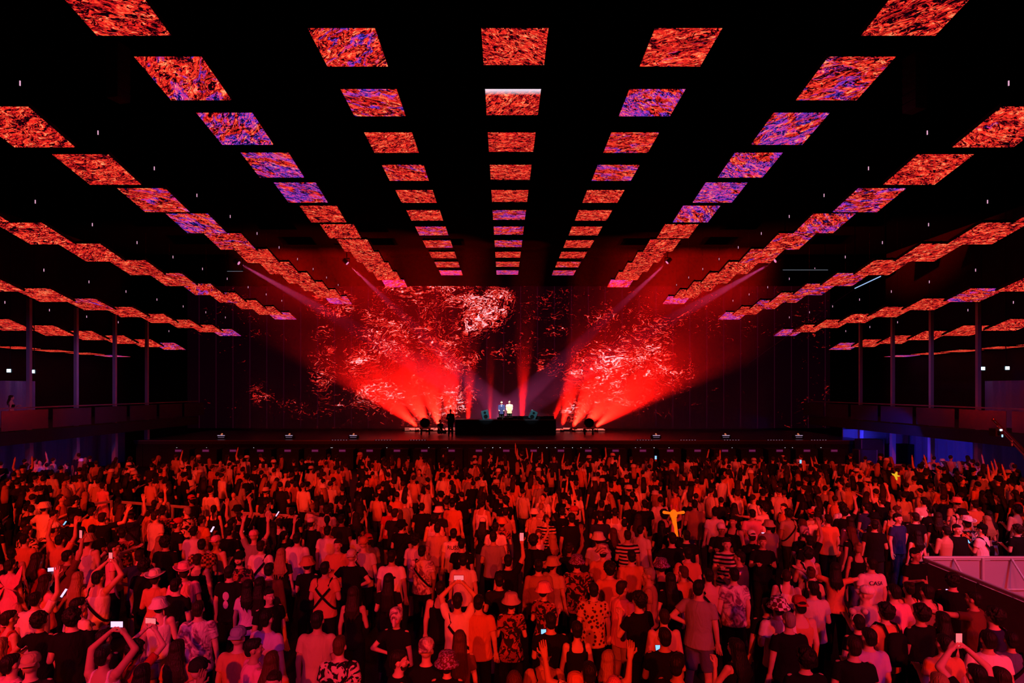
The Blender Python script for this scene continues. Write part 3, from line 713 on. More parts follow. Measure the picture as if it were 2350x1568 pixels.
def skeleton(sex, la, ra):
    S = {}
    sh = .174 if sex == 'm' else .150
    for side, pose in ((-1, la), (1, ra)):
        u, f = ARM[pose]; u = unit((u[0]*side, u[1], u[2])); f = unit((f[0]*side, f[1], f[2]))
        lift = .035 if u[2] > .2 else 0
        a = V3(side*(sh-.4*lift), 0, 1.435+lift); e = a+u*.285; w = e+f*.25
        S[side] = dict(sh=a, el=e, wr=w, f=f, palm=w+f*.055, tip=w+f*.10)
    return S
TORSO = {'m': [(.83, .135, .10, 0, 0), (.90, .165, .118, 0, -.01), (.98, .160, .115, 0, -.005), (1.08, .146, .104, 0, .005), (1.18, .156, .112, 0, .005), (1.30, .170, .122, 0, 0), (1.38, .170, .114, 0, -.005), (1.44, .145, .090, 0, -.01), (1.485, .095, .070, 0, -.01), (1.52, .058, .056, 0, -.006)],
         'f': [(.83, .140, .10, 0, 0), (.90, .172, .125, 0, -.012), (.98, .160, .112, 0, -.005), (1.08, .120, .090, 0, .005), (1.18, .130, .098, 0, .012), (1.28, .150, .120, 0, .018), (1.37, .152, .104, 0, .0), (1.43, .138, .082, 0, -.01), (1.475, .080, .060, 0, -.01), (1.51, .050, .048, 0, -.006)]}
def torso_at(sex, z):
    T = TORSO[sex]
    for a, b in zip(T[:-1], T[1:]):
        if z <= b[0]:
            t = max(0, (z-a[0])/(b[0]-a[0])); return [a[i]+(b[i]-a[i])*t for i in range(5)]
    return T[-1]
def legpts(side, st):
    if st == 'step': return V3(side*.085, 0, .88), V3(side*.11, .05*side, .48), V3(side*.13, .10*side, .08)
    if st == 'sit': return V3(side*.095, .0, .88), V3(side*.20, .36, .98), V3(side*.05, .46, .86)
    return V3(side*.085, 0, .88), V3(side*.10, .02, .48), V3(side*.115, -.02, .08)
def remesh(mb, name, voxel, smooth=2, sm_f=.5):
    me = mb.mesh('tmp'); o = bpy.data.objects.new('tmp', me); COL.objects.link(o)
    m = o.modifiers.new('r', 'REMESH'); m.mode = 'VOXEL'; m.voxel_size = voxel; m.use_smooth_shade = True
    if smooth:
        q = o.modifiers.new('s', 'SMOOTH'); q.factor = sm_f; q.iterations = smooth
    dg = bpy.context.evaluated_depsgraph_get(); ev = o.evaluated_get(dg)
    out = bpy.data.meshes.new_from_object(ev); out.name = name
    bpy.data.objects.remove(o); bpy.data.meshes.remove(me)
    out.polygons.foreach_set('use_smooth', [True]*len(out.polygons)); out.materials.clear(); out.materials.append(None)
    return out
def hand(mb, J, side, closed):
    """palm plus five separate fingers"""
    f = J['f']; w = J['wr']
    up = V3(0, 0, 1) if abs(f[2]) < .85 else V3(0, 1, 0)
    x = unit(np.cross(f, up)); n = np.cross(x, f)          # x across the palm, n normal
    if closed: n = -n if n[1] < 0 else n
    for i, (off, ln) in enumerate(((-.033, .058), (-.011, .072), (.011, .078), (.033, .070))):
        b = w+f*.085+x*off*side
        d1 = unit(f*1.0+n*(.75 if closed else .18)+x*off*side*1.2); m = b+d1*ln*.55
        d2 = unit(f*(.2 if closed else 1)+n*(1.2 if closed else .45)); e = m+d2*ln*.5
        mb.tube(b-f*.01, m, .0105, .0095, 7); mb.tube(m, e, .0095, .008, 7)
    b = w+f*.035+x*.034*(-side); d = unit(f*.7-x*side*.8+n*.3); mb.tube(b, b+d*.045, .013, .011, 7); mb.tube(b+d*.045, b+d*.045+unit(f+n*.2)*.028, .011, .009, 7)
CACHE = {}
def body_mesh(sex, la, ra, yaw=0, st='stand'):
    key = ('body', sex, la, ra, yaw, st)
    if key in CACHE: return CACHE[key]
    S = skeleton(sex, la, ra); mb = MB(); k = 1.0 if sex == 'm' else .84
    mb.stack(TORSO[sex])
    for side in (-1, 1):
        J = S[side]
        mb.ell(J['sh']*V3(.97, 1, 1), (.058*k, .058*k, .06*k))
        mb.tube(J['sh'], J['el'], .052*k, .040*k, 12); mb.tube(J['el'], J['wr'], .041*k, .027*k, 12)
        M = Matrix.Identity(3)
        f = J['f']; up = V3(0, 0, 1) if abs(f[2]) < .85 else V3(0, 1, 0)
        x = unit(np.cross(f, up)); n = np.cross(x, f)
        mb.tube(J['wr']+x*.016, J['wr']+f*.085+x*.024, .024, .019, 10); mb.tube(J['wr']-x*.016, J['wr']+f*.085-x*.024, .024, .019, 10)
        h, kn, an = legpts(side, st)
        mb.tube(h, kn, .092*(1 if sex == 'm' else .98), .058, 14); mb.tube(kn, an, .058, .038, 12)
        mb.ell(kn+(an-kn)*.28+V3(0, -.018, 0), (.052, .055, .11))
        if st != 'sit': mb.tube(an+V3(0, -.03, -.035), an+V3(.01*side, .15, -.05), .035, .028, 10)
        else: mb.tube(an, an+V3(-.12*side, .06, -.02), .035, .028, 10)
    c, s_ = math.cos(R(-yaw)), math.sin(R(-yaw)); Rm = np.array([[c, -s_, 0], [s_, c, 0], [0, 0, 1]])
    mb.tube((0, -.006, 1.47), (0, .012, 1.59), .055*k, .052*k, 14)
    hb = MB()
    hb.ell((0, -.008, 1.685), (.074, .094, .094)); hb.ell((0, .022, 1.635), (.062, .076, .088))
    hb.ell((0, .062, 1.575), (.030, .028, .022))                      # chin
    hb.tube((0, .088, 1.670), (0, .112, 1.638), .009, .015, 8)        # nose
    hb.ell((0, .086, 1.693), (.048, .014, .012)); hb.ell((0, .088, 1.607), (.024, .012, .011))   # brow, lips
    for q in (-1, 1):
        hb.ell((q*.078, -.002, 1.652), (.010, .020, .032)); hb.ell((q*.042, .068, 1.640), (.02, .02, .02))
    for v in hb.v: v[:] = v @ Rm.T
    mb.add(np.concatenate(hb.v), hb.f)
    me = remesh(mb, 'body', .0115, 2)
    # add the fingers to the same mesh
    hm_ = MB()
    for side in (-1, 1): hand(hm_, S[side], side, (la if side < 0 else ra) in ('phone', 'upphone', 'mouth', 'hip', 'bent'))
    nv = len(me.vertices); co = np.empty(nv*3); me.vertices.foreach_get('co', co)
    faces = [tuple(p.vertices) for p in me.polygons]+[tuple(i+nv for i in f) for f in hm_.f]
    m2 = bpy.data.meshes.new('body'); m2.from_pydata(np.concatenate([co.reshape(-1, 3)]+hm_.v).tolist(), [], faces); m2.update()
    m2.polygons.foreach_set('use_smooth', [True]*len(m2.polygons)); m2.materials.append(None); bpy.data.meshes.remove(me)
    CACHE[key] = m2; return m2
def top_mesh(sex, la, ra, kind):
    key = ('top', sex, la, ra, kind)
    if key in CACHE: return CACHE[key]
    S = skeleton(sex, la, ra); mb = MB(); T = TORSO[sex]; k = 1.0 if sex == 'm' else .84
    inf = .020 if sex == 'm' else .014
    if kind in ('tee', 'shirt', 'jacket', 'dress', 'robe', 'poncho'):
        if kind in ('jacket',): inf += .014
        rows = []
        hem = {'tee': .86, 'shirt': .80, 'jacket': .84, 'dress': .56, 'robe': .12, 'poncho': .80}[kind]
        if kind in ('dress', 'robe', 'poncho'):
            fl = {'dress': .09, 'robe': .20, 'poncho': .16}[kind]
            z0 = .98 if kind != 'poncho' else 1.40
            rows += [(hem, torso_at(sex, .92)[1]+fl, torso_at(sex, .92)[2]+fl*.9, 0, -.01), ((hem+z0)/2, torso_at(sex, .92)[1]+fl*.55+.01, torso_at(sex, .92)[2]+fl*.5, 0, -.01)]
            zs = [z for z in (.98, 1.08, 1.18, 1.28, 1.37, 1.43, 1.475) if z >= z0-.01]
        else:
            # loose straight drop to the hem
            w = torso_at(sex, .92)[1]+inf+.014
            rows += [(hem, w+.012, torso_at(sex, .92)[2]+inf+.018, 0, -.008), (hem+.06, w+.006, torso_at(sex, .92)[2]+inf+.012, 0, -.006)]
            zs = [1.0, 1.10, 1.18, 1.30, 1.38, 1.44, 1.475]
        for z in zs:
            t = torso_at(sex, z); g = inf+(.012 if 1.0 <= z < 1.2 and sex == 'm' else 0)
            rows.append((z, t[1]+g, t[2]+g, 0, t[4]))
        t = T[-1]; rows.append((1.505, .075*k, .068*k, 0, -.008)); mb.stack(rows, 28)
        ln = {'tee': .58, 'shirt': .66, 'jacket': 1.0, 'dress': .30, 'robe': 1.0, 'poncho': .9}[kind]
        for side in (-1, 1):
            J = S[side]; e = J['sh']+(J['el']-J['sh'])*min(1, ln)
            mb.ell(J['sh']*V3(.95, 1, .997), (.066*k, .068*k, .064*k))
            mb.tube(J['sh'], e, .064*k, (.066 if ln < 1 else .052)*k, 14, dome=ln >= 1)
            if ln >= 1: mb.tube(J['el'], J['wr'], .053*k, .040*k, 12, dome=False)
    elif kind == 'tank':
        rows = []
        for z in (.86, .92, 1.0, 1.08, 1.18, 1.28, 1.35, 1.39):
            t = torso_at(sex, z); g = inf*.8; rows.append((z, min(t[1]+g, .9*t[1]+.016 if z > 1.36 else 9), t[2]+g, 0, t[4]))
        mb.stack(rows, 28)
        for side in (-1, 1):
            for yy in (-1, 1): mb.tube((side*.095, yy*.088-.005, 1.37), (side*.088, yy*.03-.008, 1.492), .024, .02, 8)
            mb.tube((side*.088, -.04, 1.492), (side*.088, .025, 1.492), .02, .02, 8)
    elif kind == 'crop':
        rows = []
        for z in (1.17, 1.22, 1.28, 1.33): t = torso_at(sex, z); rows.append((z, t[1]+.009, t[2]+.009, 0, t[4]))
        mb.stack(rows, 28)
        for side in (-1, 1): mb.tube((side*.07, -.105, 1.31), (side*.08, -.04, 1.475), .009, .009, 6); mb.tube((side*.07, .10, 1.31), (side*.08, .0, 1.475), .009, .009, 6)
    me = remesh(mb, 'top', .014, 3); CACHE[key] = me; return me
def bottom_mesh(sex, kind, st):
    key = ('bot', sex, kind, st)
    if key in CACHE: return CACHE[key]
    mb = MB(); rows = []
    for z in (.82, .88, .94, 1.0, 1.03): t = torso_at(sex, z); rows.append((z, t[1]+.011, t[2]+.011, 0, t[4]))
    mb.stack(rows, 24)
    for side in (-1, 1):
        h, kn, an = legpts(side, st)
        if kind == 'trousers':
            mb.tube(h, kn, .104, .080, 14); mb.tube(kn, an+V3(0, 0, .02), .080, .066, 12, dome=False)
            mb.tube(kn, kn+V3(0, 0, .001), .080, .080, 12); mb.ell(kn+(an-kn)*.28+V3(0, -.018, 0), (.068, .074, .14))
        elif kind == 'shorts':
            mb.tube(h, h+(kn-h)*.86, .106, .092, 14, dome=False); mb.ell(h, (.105, .108, .1))
        else: pass
    if kind == 'skirt': mb.stack([(.60, .23, .19, 0, -.01), (.75, .21, .165, 0, -.01), (.92, .185, .14, 0, -.01), (1.0, .17, .125, 0, -.005)], 24)
    me = remesh(mb, 'bottoms', .015, 3); CACHE[key] = me; return me
def shoe_mesh(st, side):
    key = ('shoe', st, side)
    if key in CACHE: return CACHE[key]
    mb = MB()
    h, kn, an = legpts(side, st)
    if st == 'sit': mb.tube(an, an+V3(-.13*side, .06, -.02), .045, .038, 10)
    else:
        x, y = an[0], an[1]
        mb.stack([(.0, .050, .150, x+.006*side, y+.062), (.025, .052, .152, x+.006*side, y+.062), (.060, .049, .135, x+.005*side, y+.052), (.078, .046, .105, x+.004*side, y+.03), (.10, .047, .068, x, y), (.125, .046, .056, x, y-.012)], 16)
    me = mb.mesh('shoe'); me.polygons.foreach_set('use_smooth', [True]*len(me.polygons)); me.materials.append(None); CACHE[key] = me; return me
def hair_mesh(kind):
    key = ('hair', kind)
    if key in CACHE: return CACHE[key]
    mb = MB()
    def cap(g=0.):
        mb.ell((0, -.020, 1.698), (.080+g, .096+g, .088+g)); mb.ell((0, -.052, 1.650), (.070+g, .055+g, .075)); mb.ell((0, .035, 1.738), (.062, .052, .036+g))
    if kind == 'buzz':
        mb.ell((0, -.014, 1.690), (.0765, .098, .096)); mb.ell((0, -.045, 1.650), (.067, .056, .070))
    elif kind == 'short': cap(); mb.ell((0, -.058, 1.635), (.066, .050, .062))
    elif kind == 'fade':
        mb.ell((0, -.014, 1.702), (.0785, .099, .090)); mb.ell((0, .040, 1.752), (.058, .050, .034)); mb.ell((0, -.052, 1.650), (.067, .052, .075))
    elif kind == 'curly':
        rng = random.Random(3); cap(.010); mb.ell((0, -.062, 1.640), (.078, .056, .070))
        for i in range(95):
            a, b_ = rng.uniform(0, 6.28), rng.uniform(-.75, 1.5)
            r_ = .097; c = V3(math.cos(a)*math.cos(b_)*r_*.95, math.sin(a)*math.cos(b_)*r_*1.1-.015, 1.70+math.sin(b_)*r_)
            if c[1] > .03 and c[2] < 1.72: continue
            mb.ell(c, (.024, .024, .022), seg=8, rows=6)
    elif kind in ('long', 'wavy', 'verylong'):
        cap(.008); zb = {'long': 1.33, 'wavy': 1.25, 'verylong': 1.13}[kind]; w = .02 if kind == 'wavy' else 0
        rows = [(zb+.05, .075+w, .022, 0, -.150), (zb+.13, .098+w, .034, 0, -.146), (1.46, .100+w, .042, 0, -.128), (1.52, .090+w*.7, .050, 0, -.104), (1.60, .083+w*.5, .060, 0, -.072), (1.68, .082, .07, 0, -.04), (1.73, .075, .07, 0, -.02)]
        mb.stack(rows, 20)
        rng = random.Random(5)
        for i in range(17):
            u = -1+2*i/16; x_ = u*(.092+w); zt = zb-.05+rng.uniform(-.035, .05)+.06*abs(u); wob = rng.uniform(-.02, .02)*(2.2 if kind == 'wavy' else 1)
            mb.tube((u*.075, -.085+abs(u)*.03, 1.60), (x_*1.02, -.150+abs(u)*.035, 1.46), .016, .018, 7); mb.tube((x_*1.02, -.150+abs(u)*.035, 1.46), (x_+wob, -.158+abs(u)*.03, (1.46+zt)/2), .018, .017, 7); mb.tube((x_+wob, -.158+abs(u)*.03, (1.46+zt)/2), (x_*.9-wob, -.155+abs(u)*.02, zt), .017, .005, 7)
        for q in (-1, 1): mb.tube((q*.072, .005, 1.71), (q*.082, -.035, 1.55), .018, .022, 8); mb.tube((q*.082, -.035, 1.55), (q*.085, -.11, 1.40), .022, .016, 8)
    elif kind == 'bun':
        cap(); mb.ell((0, -.085, 1.765), (.042, .042, .040))
    elif kind == 'ponytail':
        cap(); mb.tube((0, -.11, 1.735), (0, -.155, 1.66), .022, .034, 10); mb.tube((0, -.155, 1.66), (0, -.150, 1.42), .034, .014, 10)
    elif kind == 'beard':
        mb.ell((0, .045, 1.595), (.056, .052, .042)); mb.ell((0, .03, 1.62), (.064, .035, .04))
    me = remesh(mb, 'hair', .009, 1); CACHE[key] = me; return me
def hat_mesh(kind):
    key = ('hat', kind)
    if key in CACHE: return CACHE[key]
    mb = MB(); t = np.linspace(0, 2*math.pi, 28, endpoint=False)
    if kind == 'bucket_hat':
        mb.lathe([(.150, 1.672), (.153, 1.676), (.106, 1.735), (.098, 1.785), (.088, 1.802), (.03, 1.810), (.001, 1.811)], seg=28, sy=1.12, c=(0, -.012, 0))
    elif kind == 'cap':
        mb.lathe([(.086, 1.700), (.092, 1.702), (.093, 1.735), (.082, 1.775), (.055, 1.798), (.015, 1.808), (.001, 1.808)], seg=28, sy=1.16, c=(0, -.012, 0))
        a = np.linspace(-1.15, 1.15, 12)
        up = [(math.sin(q)*.085, .085+math.cos(q)*.098-.02, 1.716-.10*(math.sin(q)*.085)**2/.0072*.2) for q in a]
        inn = [(math.sin(q)*.082, .058+math.cos(q)*.03, 1.722) for q in a]
        v = up+inn+[(x, y, z-.006) for x, y, z in up+inn]; n = 12; f = []
        for i in range(n-1): f += [(i, i+1, n+i+1, n+i), (2*n+i, 3*n+i, 3*n+i+1, 2*n+i+1), (i, 2*n+i, 2*n+i+1, i+1)]
        mb.add(v, f); mb.ell((0, -.012, 1.808), (.008, .008, .006), seg=8, rows=5)
    elif kind == 'cowboy_hat':
        rs = []
        for r_, z in ((.176, 1.738), (.178, 1.745), (.140, 1.742), (.104, 1.738), (.097, 1.79), (.088, 1.835), (.060, 1.848), (.03, 1.832), (.001, 1.828)):
            curl = .040*np.cos(t)**2 if r_ > .17 else (.016*np.cos(t)**2 if r_ > .12 else 0)
            rs.append(np.stack([np.cos(t)*r_*.95, np.sin(t)*r_*1.20-.012, z-.01+curl+0*t], 1))
        mb.loft(rs)
    elif kind == 'headscarf':
        mb.lathe([(.080, 1.655), (.090, 1.665), (.094, 1.72), (.084, 1.775), (.055, 1.800), (.001, 1.808)], seg=24, sy=1.18, c=(0, -.014, 0))
        mb.tube((0, -.12, 1.68), (.02, -.15, 1.60), .02, .03, 8)
    me = mb.mesh(kind); me.polygons.foreach_set('use_smooth', [True]*len(me.polygons)); me.materials.append(None); CACHE[key] = me; return me
def strap_mesh(sex, side=1):
    key = ('strap', sex, side)
    if key in CACHE: return CACHE[key]
    mb = MB(); n = 40; vi = []
    for i in range(n):
        a = 2*math.pi*i/n; z = 1.225+.235*math.cos(a); tt = torso_at(sex, z); g = .048 if z > 1.4 else .052
        zz = z+(.035 if z > 1.42 else 0)
        c = V3(math.cos(a)*(tt[1]+g)*.93*side if z < 1.38 else math.cos(a)*.125*side, math.sin(a)*(tt[2]+g)+tt[4], zz)
        o = unit((math.cos(a)*side, math.sin(a), .0)); w = unit(np.cross(unit((-math.sin(a)*side, math.cos(a), -.9*math.sin(a))), o)) * .019
        for d in (o*.004+w, o*.004-w, -o*.004-w, -o*.004+w): vi.append(c+d)
    f = []
    for i in range(n):
        for j in range(4):
            a0, a1 = i*4+j, i*4+(j+1) % 4; b0, b1 = ((i+1) % n)*4+j, ((i+1) % n)*4+(j+1) % 4; f.append((a0, b0, b1, a1))
    mb.add(vi, f); me = mb.mesh('strap'); me.materials.append(None); CACHE[key] = me; return me
def pack_mesh():
    if 'pack' in CACHE: return CACHE['pack']
    mb = MB(); mb.stack([(1.00, .11, .05, 0, -.20), (1.03, .145, .078, 0, -.205), (1.2, .15, .085, 0, -.21), (1.38, .14, .072, 0, -.20), (1.43, .10, .05, 0, -.19)], 20)
    mb.ell((0, -.275, 1.13), (.10, .035, .075))
    for q in (-1, 1):
        pts = [(q*.10, -.165, 1.40), (q*.10, -.08, 1.515), (q*.10, .06, 1.50), (q*.115, .15, 1.38), (q*.14, .15, 1.2), (q*.17, .05, 1.1), (q*.13, -.13, 1.06)]
        mb.path(pts, .016, 6)
    me = mb.mesh('backpack'); me.polygons.foreach_set('use_smooth', [True]*len(me.polygons)); me.materials.append(None); CACHE['pack'] = me; return me
def wings_mesh():
    mb = MB()
    for q in (-1, 1):
        for pts in ([(0.02, -.13, 1.30), (.20, -.16, 1.48), (.36, -.20, 1.70), (.40, -.21, 1.72), (.37, -.20, 1.55), (.30, -.18, 1.36), (.16, -.15, 1.24)], [(.02, -.13, 1.26), (.16, -.15, 1.22), (.27, -.18, 1.12), (.28, -.18, 1.02), (.20, -.16, .98), (.10, -.14, 1.08)]):
            p = [V3(x*q, y, z) for x, y, z in pts]; n = len(p)
            v = p+[a+V3(0, .008, 0) for a in p]; f = [tuple(range(n)), tuple(range(2*n-1, n-1, -1))]+[(i, (i+1) % n, n+(i+1) % n, n+i) for i in range(n)]
            mb.add(v, f)
    me = mb.mesh('wings'); me.materials.append(None); return me

# palette -------------------------------------------------------------
SKIN = [plain('skin_light', (.62, .40, .30), .55, spec=.3), plain('skin_tan', (.48, .28, .18), .55, spec=.3), plain('skin_brown', (.26, .13, .08), .5, spec=.3)]
HAIRC = {'black': hairmat('hair_black', (.010, .008, .007)), 'brown': hairmat('hair_brown', (.024, .012, .007)), 'auburn': hairmat('hair_auburn', (.075, .025, .01)), 'blond': hairmat('hair_blond', (.34, .20, .09)), 'grey': hairmat('hair_grey', (.28, .26, .24)), 'pink': hairmat('hair_pink', (.7, .2, .35))}
CLOTH = {'white': cloth('white_cotton', (.78, .76, .76)), 'pale': cloth('pale_cotton', (.58, .54, .50)), 'grey': cloth('grey_cotton', (.30, .28, .28)), 'beige': cloth('beige_cotton', (.50, .36, .22)),
         'orange': cloth('orange_cotton', (.60, .25, .10)), 'tan': cloth('tan_cotton', (.38, .22, .12)), 'brown': cloth('brown_cotton', (.14, .06, .03)), 'red': cloth('red_cotton', (.45, .03, .03)), 'pink': cloth('pink_cotton', (.80, .34, .46)),
         'lilac': cloth('lilac_cotton', (.55, .42, .75)), 'navy': cloth('navy_cotton', (.02, .025, .09)), 'black': cloth('black_cotton', (.006, .0055, .006)), 'charcoal': cloth('charcoal_cotton', (.016, .014, .015)), 'denim': cloth('denim', (.10, .13, .25)),
         'floral': cloth('floral_cotton', (.62, .45, .40), 'floral', (.012, .01, .012)), 'darkfloral': cloth('dark_floral', (.02, .02, .02), 'floral', (.35, .10, .08)), 'leopard': cloth('leopard_cotton', (.55, .33, .16), 'leopard', (.05, .02, .01)),
         'striped': cloth('striped_cotton', (.60, .45, .38), 'stripe', (.012, .01, .012)), 'checked': cloth('checked_cotton', (.50, .22, .10), 'check', (.05, .015, .01)), 'tiedye': cloth('tie_dye', (.75, .65, .70), 'tiedye', (.16, .06, .14)),
         'chequer': cloth('chequerboard', (.85, .85, .9), 'bigcheck', (.10, .02, .03)), 'glitter': cloth('glitter', (.35, .2, .8), 'glitter', (.10, .02, .05), rough=.4), 'jersey': cloth('jersey_blue', (.02, .03, .14)),
         'bluegrey': cloth('bluegrey_cotton', (.30, .36, .50)), 'shiny': plain('shiny_cloth', (.16, .10, .20), .25, .6)}
CNAME = {'white': 'white', 'pale': 'off-white', 'grey': 'grey', 'beige': 'beige', 'orange': 'orange', 'tan': 'tan', 'brown': 'brown', 'red': 'red', 'pink': 'pink', 'lilac': 'lilac', 'navy': 'navy', 'black': 'black', 'charcoal': 'charcoal',
         'denim': 'denim', 'floral': 'floral', 'darkfloral': 'dark floral', 'leopard': 'leopard-spotted', 'striped': 'striped', 'checked': 'checked', 'tiedye': 'tie-dye', 'chequer': 'chequered', 'glitter': 'glitter', 'jersey': 'dark blue', 'bluegrey': 'blue-grey', 'shiny': 'shiny'}
M_eye = plain('eye_white', (.7, .7, .7), .3); M_shoe = [plain('shoe_white', (.6, .58, .56), .6), plain('shoe_black', (.02, .02, .02), .6)]
def obj(name, me, mat, parent):
    o = bpy.data.objects.new(name, me); COL.objects.link(o); o.parent = parent
    o.material_slots[0].link = 'OBJECT'; o.material_slots[0].material = mat
    return o
def eyes_mesh():
    if 'eyes' in CACHE: return CACHE['eyes']
    mb = MB()
    for q in (-1, 1): mb.ell((q*.031, .080, 1.664), (.013, .008, .007), seg=10, rows=6)
    me = mb.mesh('eyes'); me.materials.append(None); CACHE['eyes'] = me; return me
def specs_mesh():
    if 'specs' in CACHE: return CACHE['specs']
    mb = MB()
    for q in (-1, 1):
        mb.tube((q*.033, .098, 1.664), (q*.033, .104, 1.664), .027, .027, 14, dome=False); mb.tube((q*.06, .098, 1.67), (q*.084, .0, 1.668), .004, seg=6)
    mb.tube((-.01, .104, 1.668), (.01, .104, 1.668), .004, seg=6)
    me = mb.mesh('sunglasses'); me.materials.append(None); CACHE['specs'] = me; return me
PEOPLE = []
def person(x, y, z=0., sex='m', face=0, h=None, la='down', ra='down', top=('tee', 'white'), bot=('trousers', 'black'), hair=('short', 'black'), hat=None, yaw=0, st='stand', skin=0, extra=(), label=None, group='people on the dance floor', shoe=1):
    h = h or (1.76 if sex == 'm' else 1.66); s = h/1.785
    t = empty('person', (x, y, z), R(-face)); t.scale = (s, s, s)
    obj('body', body_mesh(sex, la, ra, yaw, st), SKIN[skin], t)
    if top: obj({'tee': 't_shirt', 'tank': 'tank_top', 'crop': 'crop_top'}.get(top[0], top[0]), top_mesh(sex, la, ra, top[0]), CLOTH[top[1]], t)
    if bot: obj({'trousers': 'trousers', 'shorts': 'shorts', 'skirt': 'skirt'}[bot[0]], bottom_mesh(sex, bot[0], st), CLOTH[bot[1]], t)
    for q in (-1, 1): obj('shoe', shoe_mesh(st, q), M_shoe[shoe], t)
    hy = R(-yaw)
    if hair: o = obj('hair', hair_mesh(hair[0]), HAIRC[hair[1]], t); o.rotation_euler.z = hy
    if hat:
        o = obj(hat[0], hat_mesh(hat[0]), CLOTH[hat[1]], t); o.rotation_euler.z = hy+(math.pi if 'backward' in hat else 0)
        if 'tilt' in hat: o.rotation_euler.x = .10; o.location = (0, .16, .0)
    for e in extra:
        if e == 'strap': obj('strap', strap_mesh(sex, 1), CLOTH['black'], t)
        elif e == 'strap2': obj('strap', strap_mesh(sex, -1), CLOTH['black'], t)
        elif e == 'backpack': obj('backpack', pack_mesh(), CLOTH['black'], t)
        elif e == 'beard': o = obj('beard', hair_mesh('beard'), HAIRC['brown'], t); o.rotation_euler.z = hy
        elif e == 'specs': o = obj('sunglasses', specs_mesh(), plain('lens_violet', (.35, .25, .6), .15, .6), t); o.rotation_euler.z = hy
        elif e == 'wings': obj('wings', wings_mesh(), cloth('wing_gauze', (.85, .25, .35)), t)
        elif e == 'belt': obj('waist_sash', MB().stack([(1.05, torso_at(sex, 1.05)[1]+.022, torso_at(sex, 1.05)[2]+.022, 0, .003), (1.12, torso_at(sex, 1.1)[1]+.022, torso_at(sex, 1.1)[2]+.022, 0, .003)], 24).mesh('sash'), CLOTH['lilac'], t) if 0 else None
        elif e == 'ears':
            m = MB()
            for q in (-1, 1): m.tube((q*.085, -.02, 1.825), (q*.085, -.0, 1.825), .045, .045, 16)
            m.path([(math.cos(a)*.088, -.01, 1.70+math.sin(a)*.10) for a in np.linspace(.1, 3.04, 10)], .007, 6)
            o = m.build('ear_headband', CLOTH['pale'], t)
        elif isinstance(e, tuple) and e[0] == 'text':
            cu = bpy.data.curves.new('lettering', 'FONT'); cu.body = e[1]; cu.size = e[2]; cu.align_x = 'CENTER'; cu.extrude = .002
            o = bpy.data.objects.new('tmp', cu); COL.objects.link(o)
            me = bpy.data.meshes.new_from_object(o.evaluated_get(bpy.context.evaluated_depsgraph_get())); bpy.data.objects.remove(o)
            me.materials.clear(); me.materials.append(CLOTH[e[3]]); tb = torso_at(sex, e[4])
            # wrap the letters round the back of the shirt
            for v in me.vertices:
                xx, yy, zz = v.co; r_ = tb[1]+.03; a = xx/r_
                v.co = (math.sin(a)*r_, -math.cos(a)*(tb[2]+.034)-.002-zz, e[4]+yy)
            o = bpy.data.objects.new('lettering', me); COL.objects.link(o); o.parent = t
        elif e == 'print':
            m = MB(); tb = torso_at(sex, 1.33)
            for q in (-1, 1): m.ell((q*.06, -tb[2]-.022, 1.33), (.038, .012, .022), seg=12, rows=6)
            m.ell((0, -tb[2]-.026, 1.325), (.03, .008, .008), seg=10, rows=5); m.build('eye_print', CLOTH['black'], t)
        elif e == 'alien':
            m = MB(); tb = torso_at(sex, 1.28); m.ell((0, -tb[2]-.022, 1.30), (.055, .012, .075), seg=14, rows=8); m.ell((0, -tb[2]-.028, 1.16), (.045, .012, .07), seg=12, rows=7); m.build('figure_print', CLOTH['lilac'], t)
    # floor-relative joints for things held
    S = skeleton(sex, la, ra)
    PEOPLE.append((t, S, s))
    if not face and yaw == 0: pass
    else:
        o = obj('eyes', eyes_mesh(), M_eye, t) if abs((face+yaw+180) % 360-180) > 70 and 'specs' not in extra else None
        if o: o.rotation_euler.z = hy
    tag(t, label, 'person', group)
    return t, S, s
PHONE_N = [0]
def phone_mesh():
    if 'phone' in CACHE: return CACHE['phone']
    b = MB(); rbox(b, (0, 0, 0), (.075, .009, .152), .0042); b = b.mesh('phone_body'); b.materials.append(M_black)
    s_ = MB().box((0, -.0052, 0), (.068, .001, .142)).mesh('phone_screen'); s_.materials.append(None)
    CACHE['phone'] = (b, s_); return CACHE['phone']
PH = {'cold': glow('phone_cold', (.20, .50, 1), 1.5), 'stage': glow('phone_stage', (1, .12, .14), 1.5), 'white': glow('phone_white', (.85, .55, 1), 1.4), 'warm': glow('phone_warm', (1, .55, .2), 1.5)}
def phone(who, hands='r', kind='cold', tilt=0, wide=False, label='phone'):
    t, S, s = who; M = Matrix.Translation(t.location) @ Matrix.Rotation(t.rotation_euler.z, 4, 'Z') @ Matrix.Scale(s, 4)
    p = (S[-1]['palm']+S[1]['palm'])/2 if hands == 'both' else S[1 if hands == 'r' else -1]['palm']
    f = S[1 if hands != 'l' else -1]['f']
    p = p+V3(0, -.03 if hands != 'both' else -.01, .06)
    w = M @ Vector(p)
    r = empty('phone', w, t.rotation_euler.z); r.rotation_euler.x = R(tilt)
    if wide: r.rotation_euler.y = math.pi/2
    b, s_ = phone_mesh()
    o = bpy.data.objects.new('body', b); COL.objects.link(o); o.parent = r
    o = bpy.data.objects.new('screen', s_); COL.objects.link(o); o.parent = r; o.material_slots[0].link = 'OBJECT'; o.material_slots[0].material = PH[kind]
    tag(r, label, 'phone', 'lit phones held in the crowd'); return r
def head_xy(px, py, h):
    Z = (CAMZ-h)*F/(py-CY); return (px-CX)/F*Z, Z

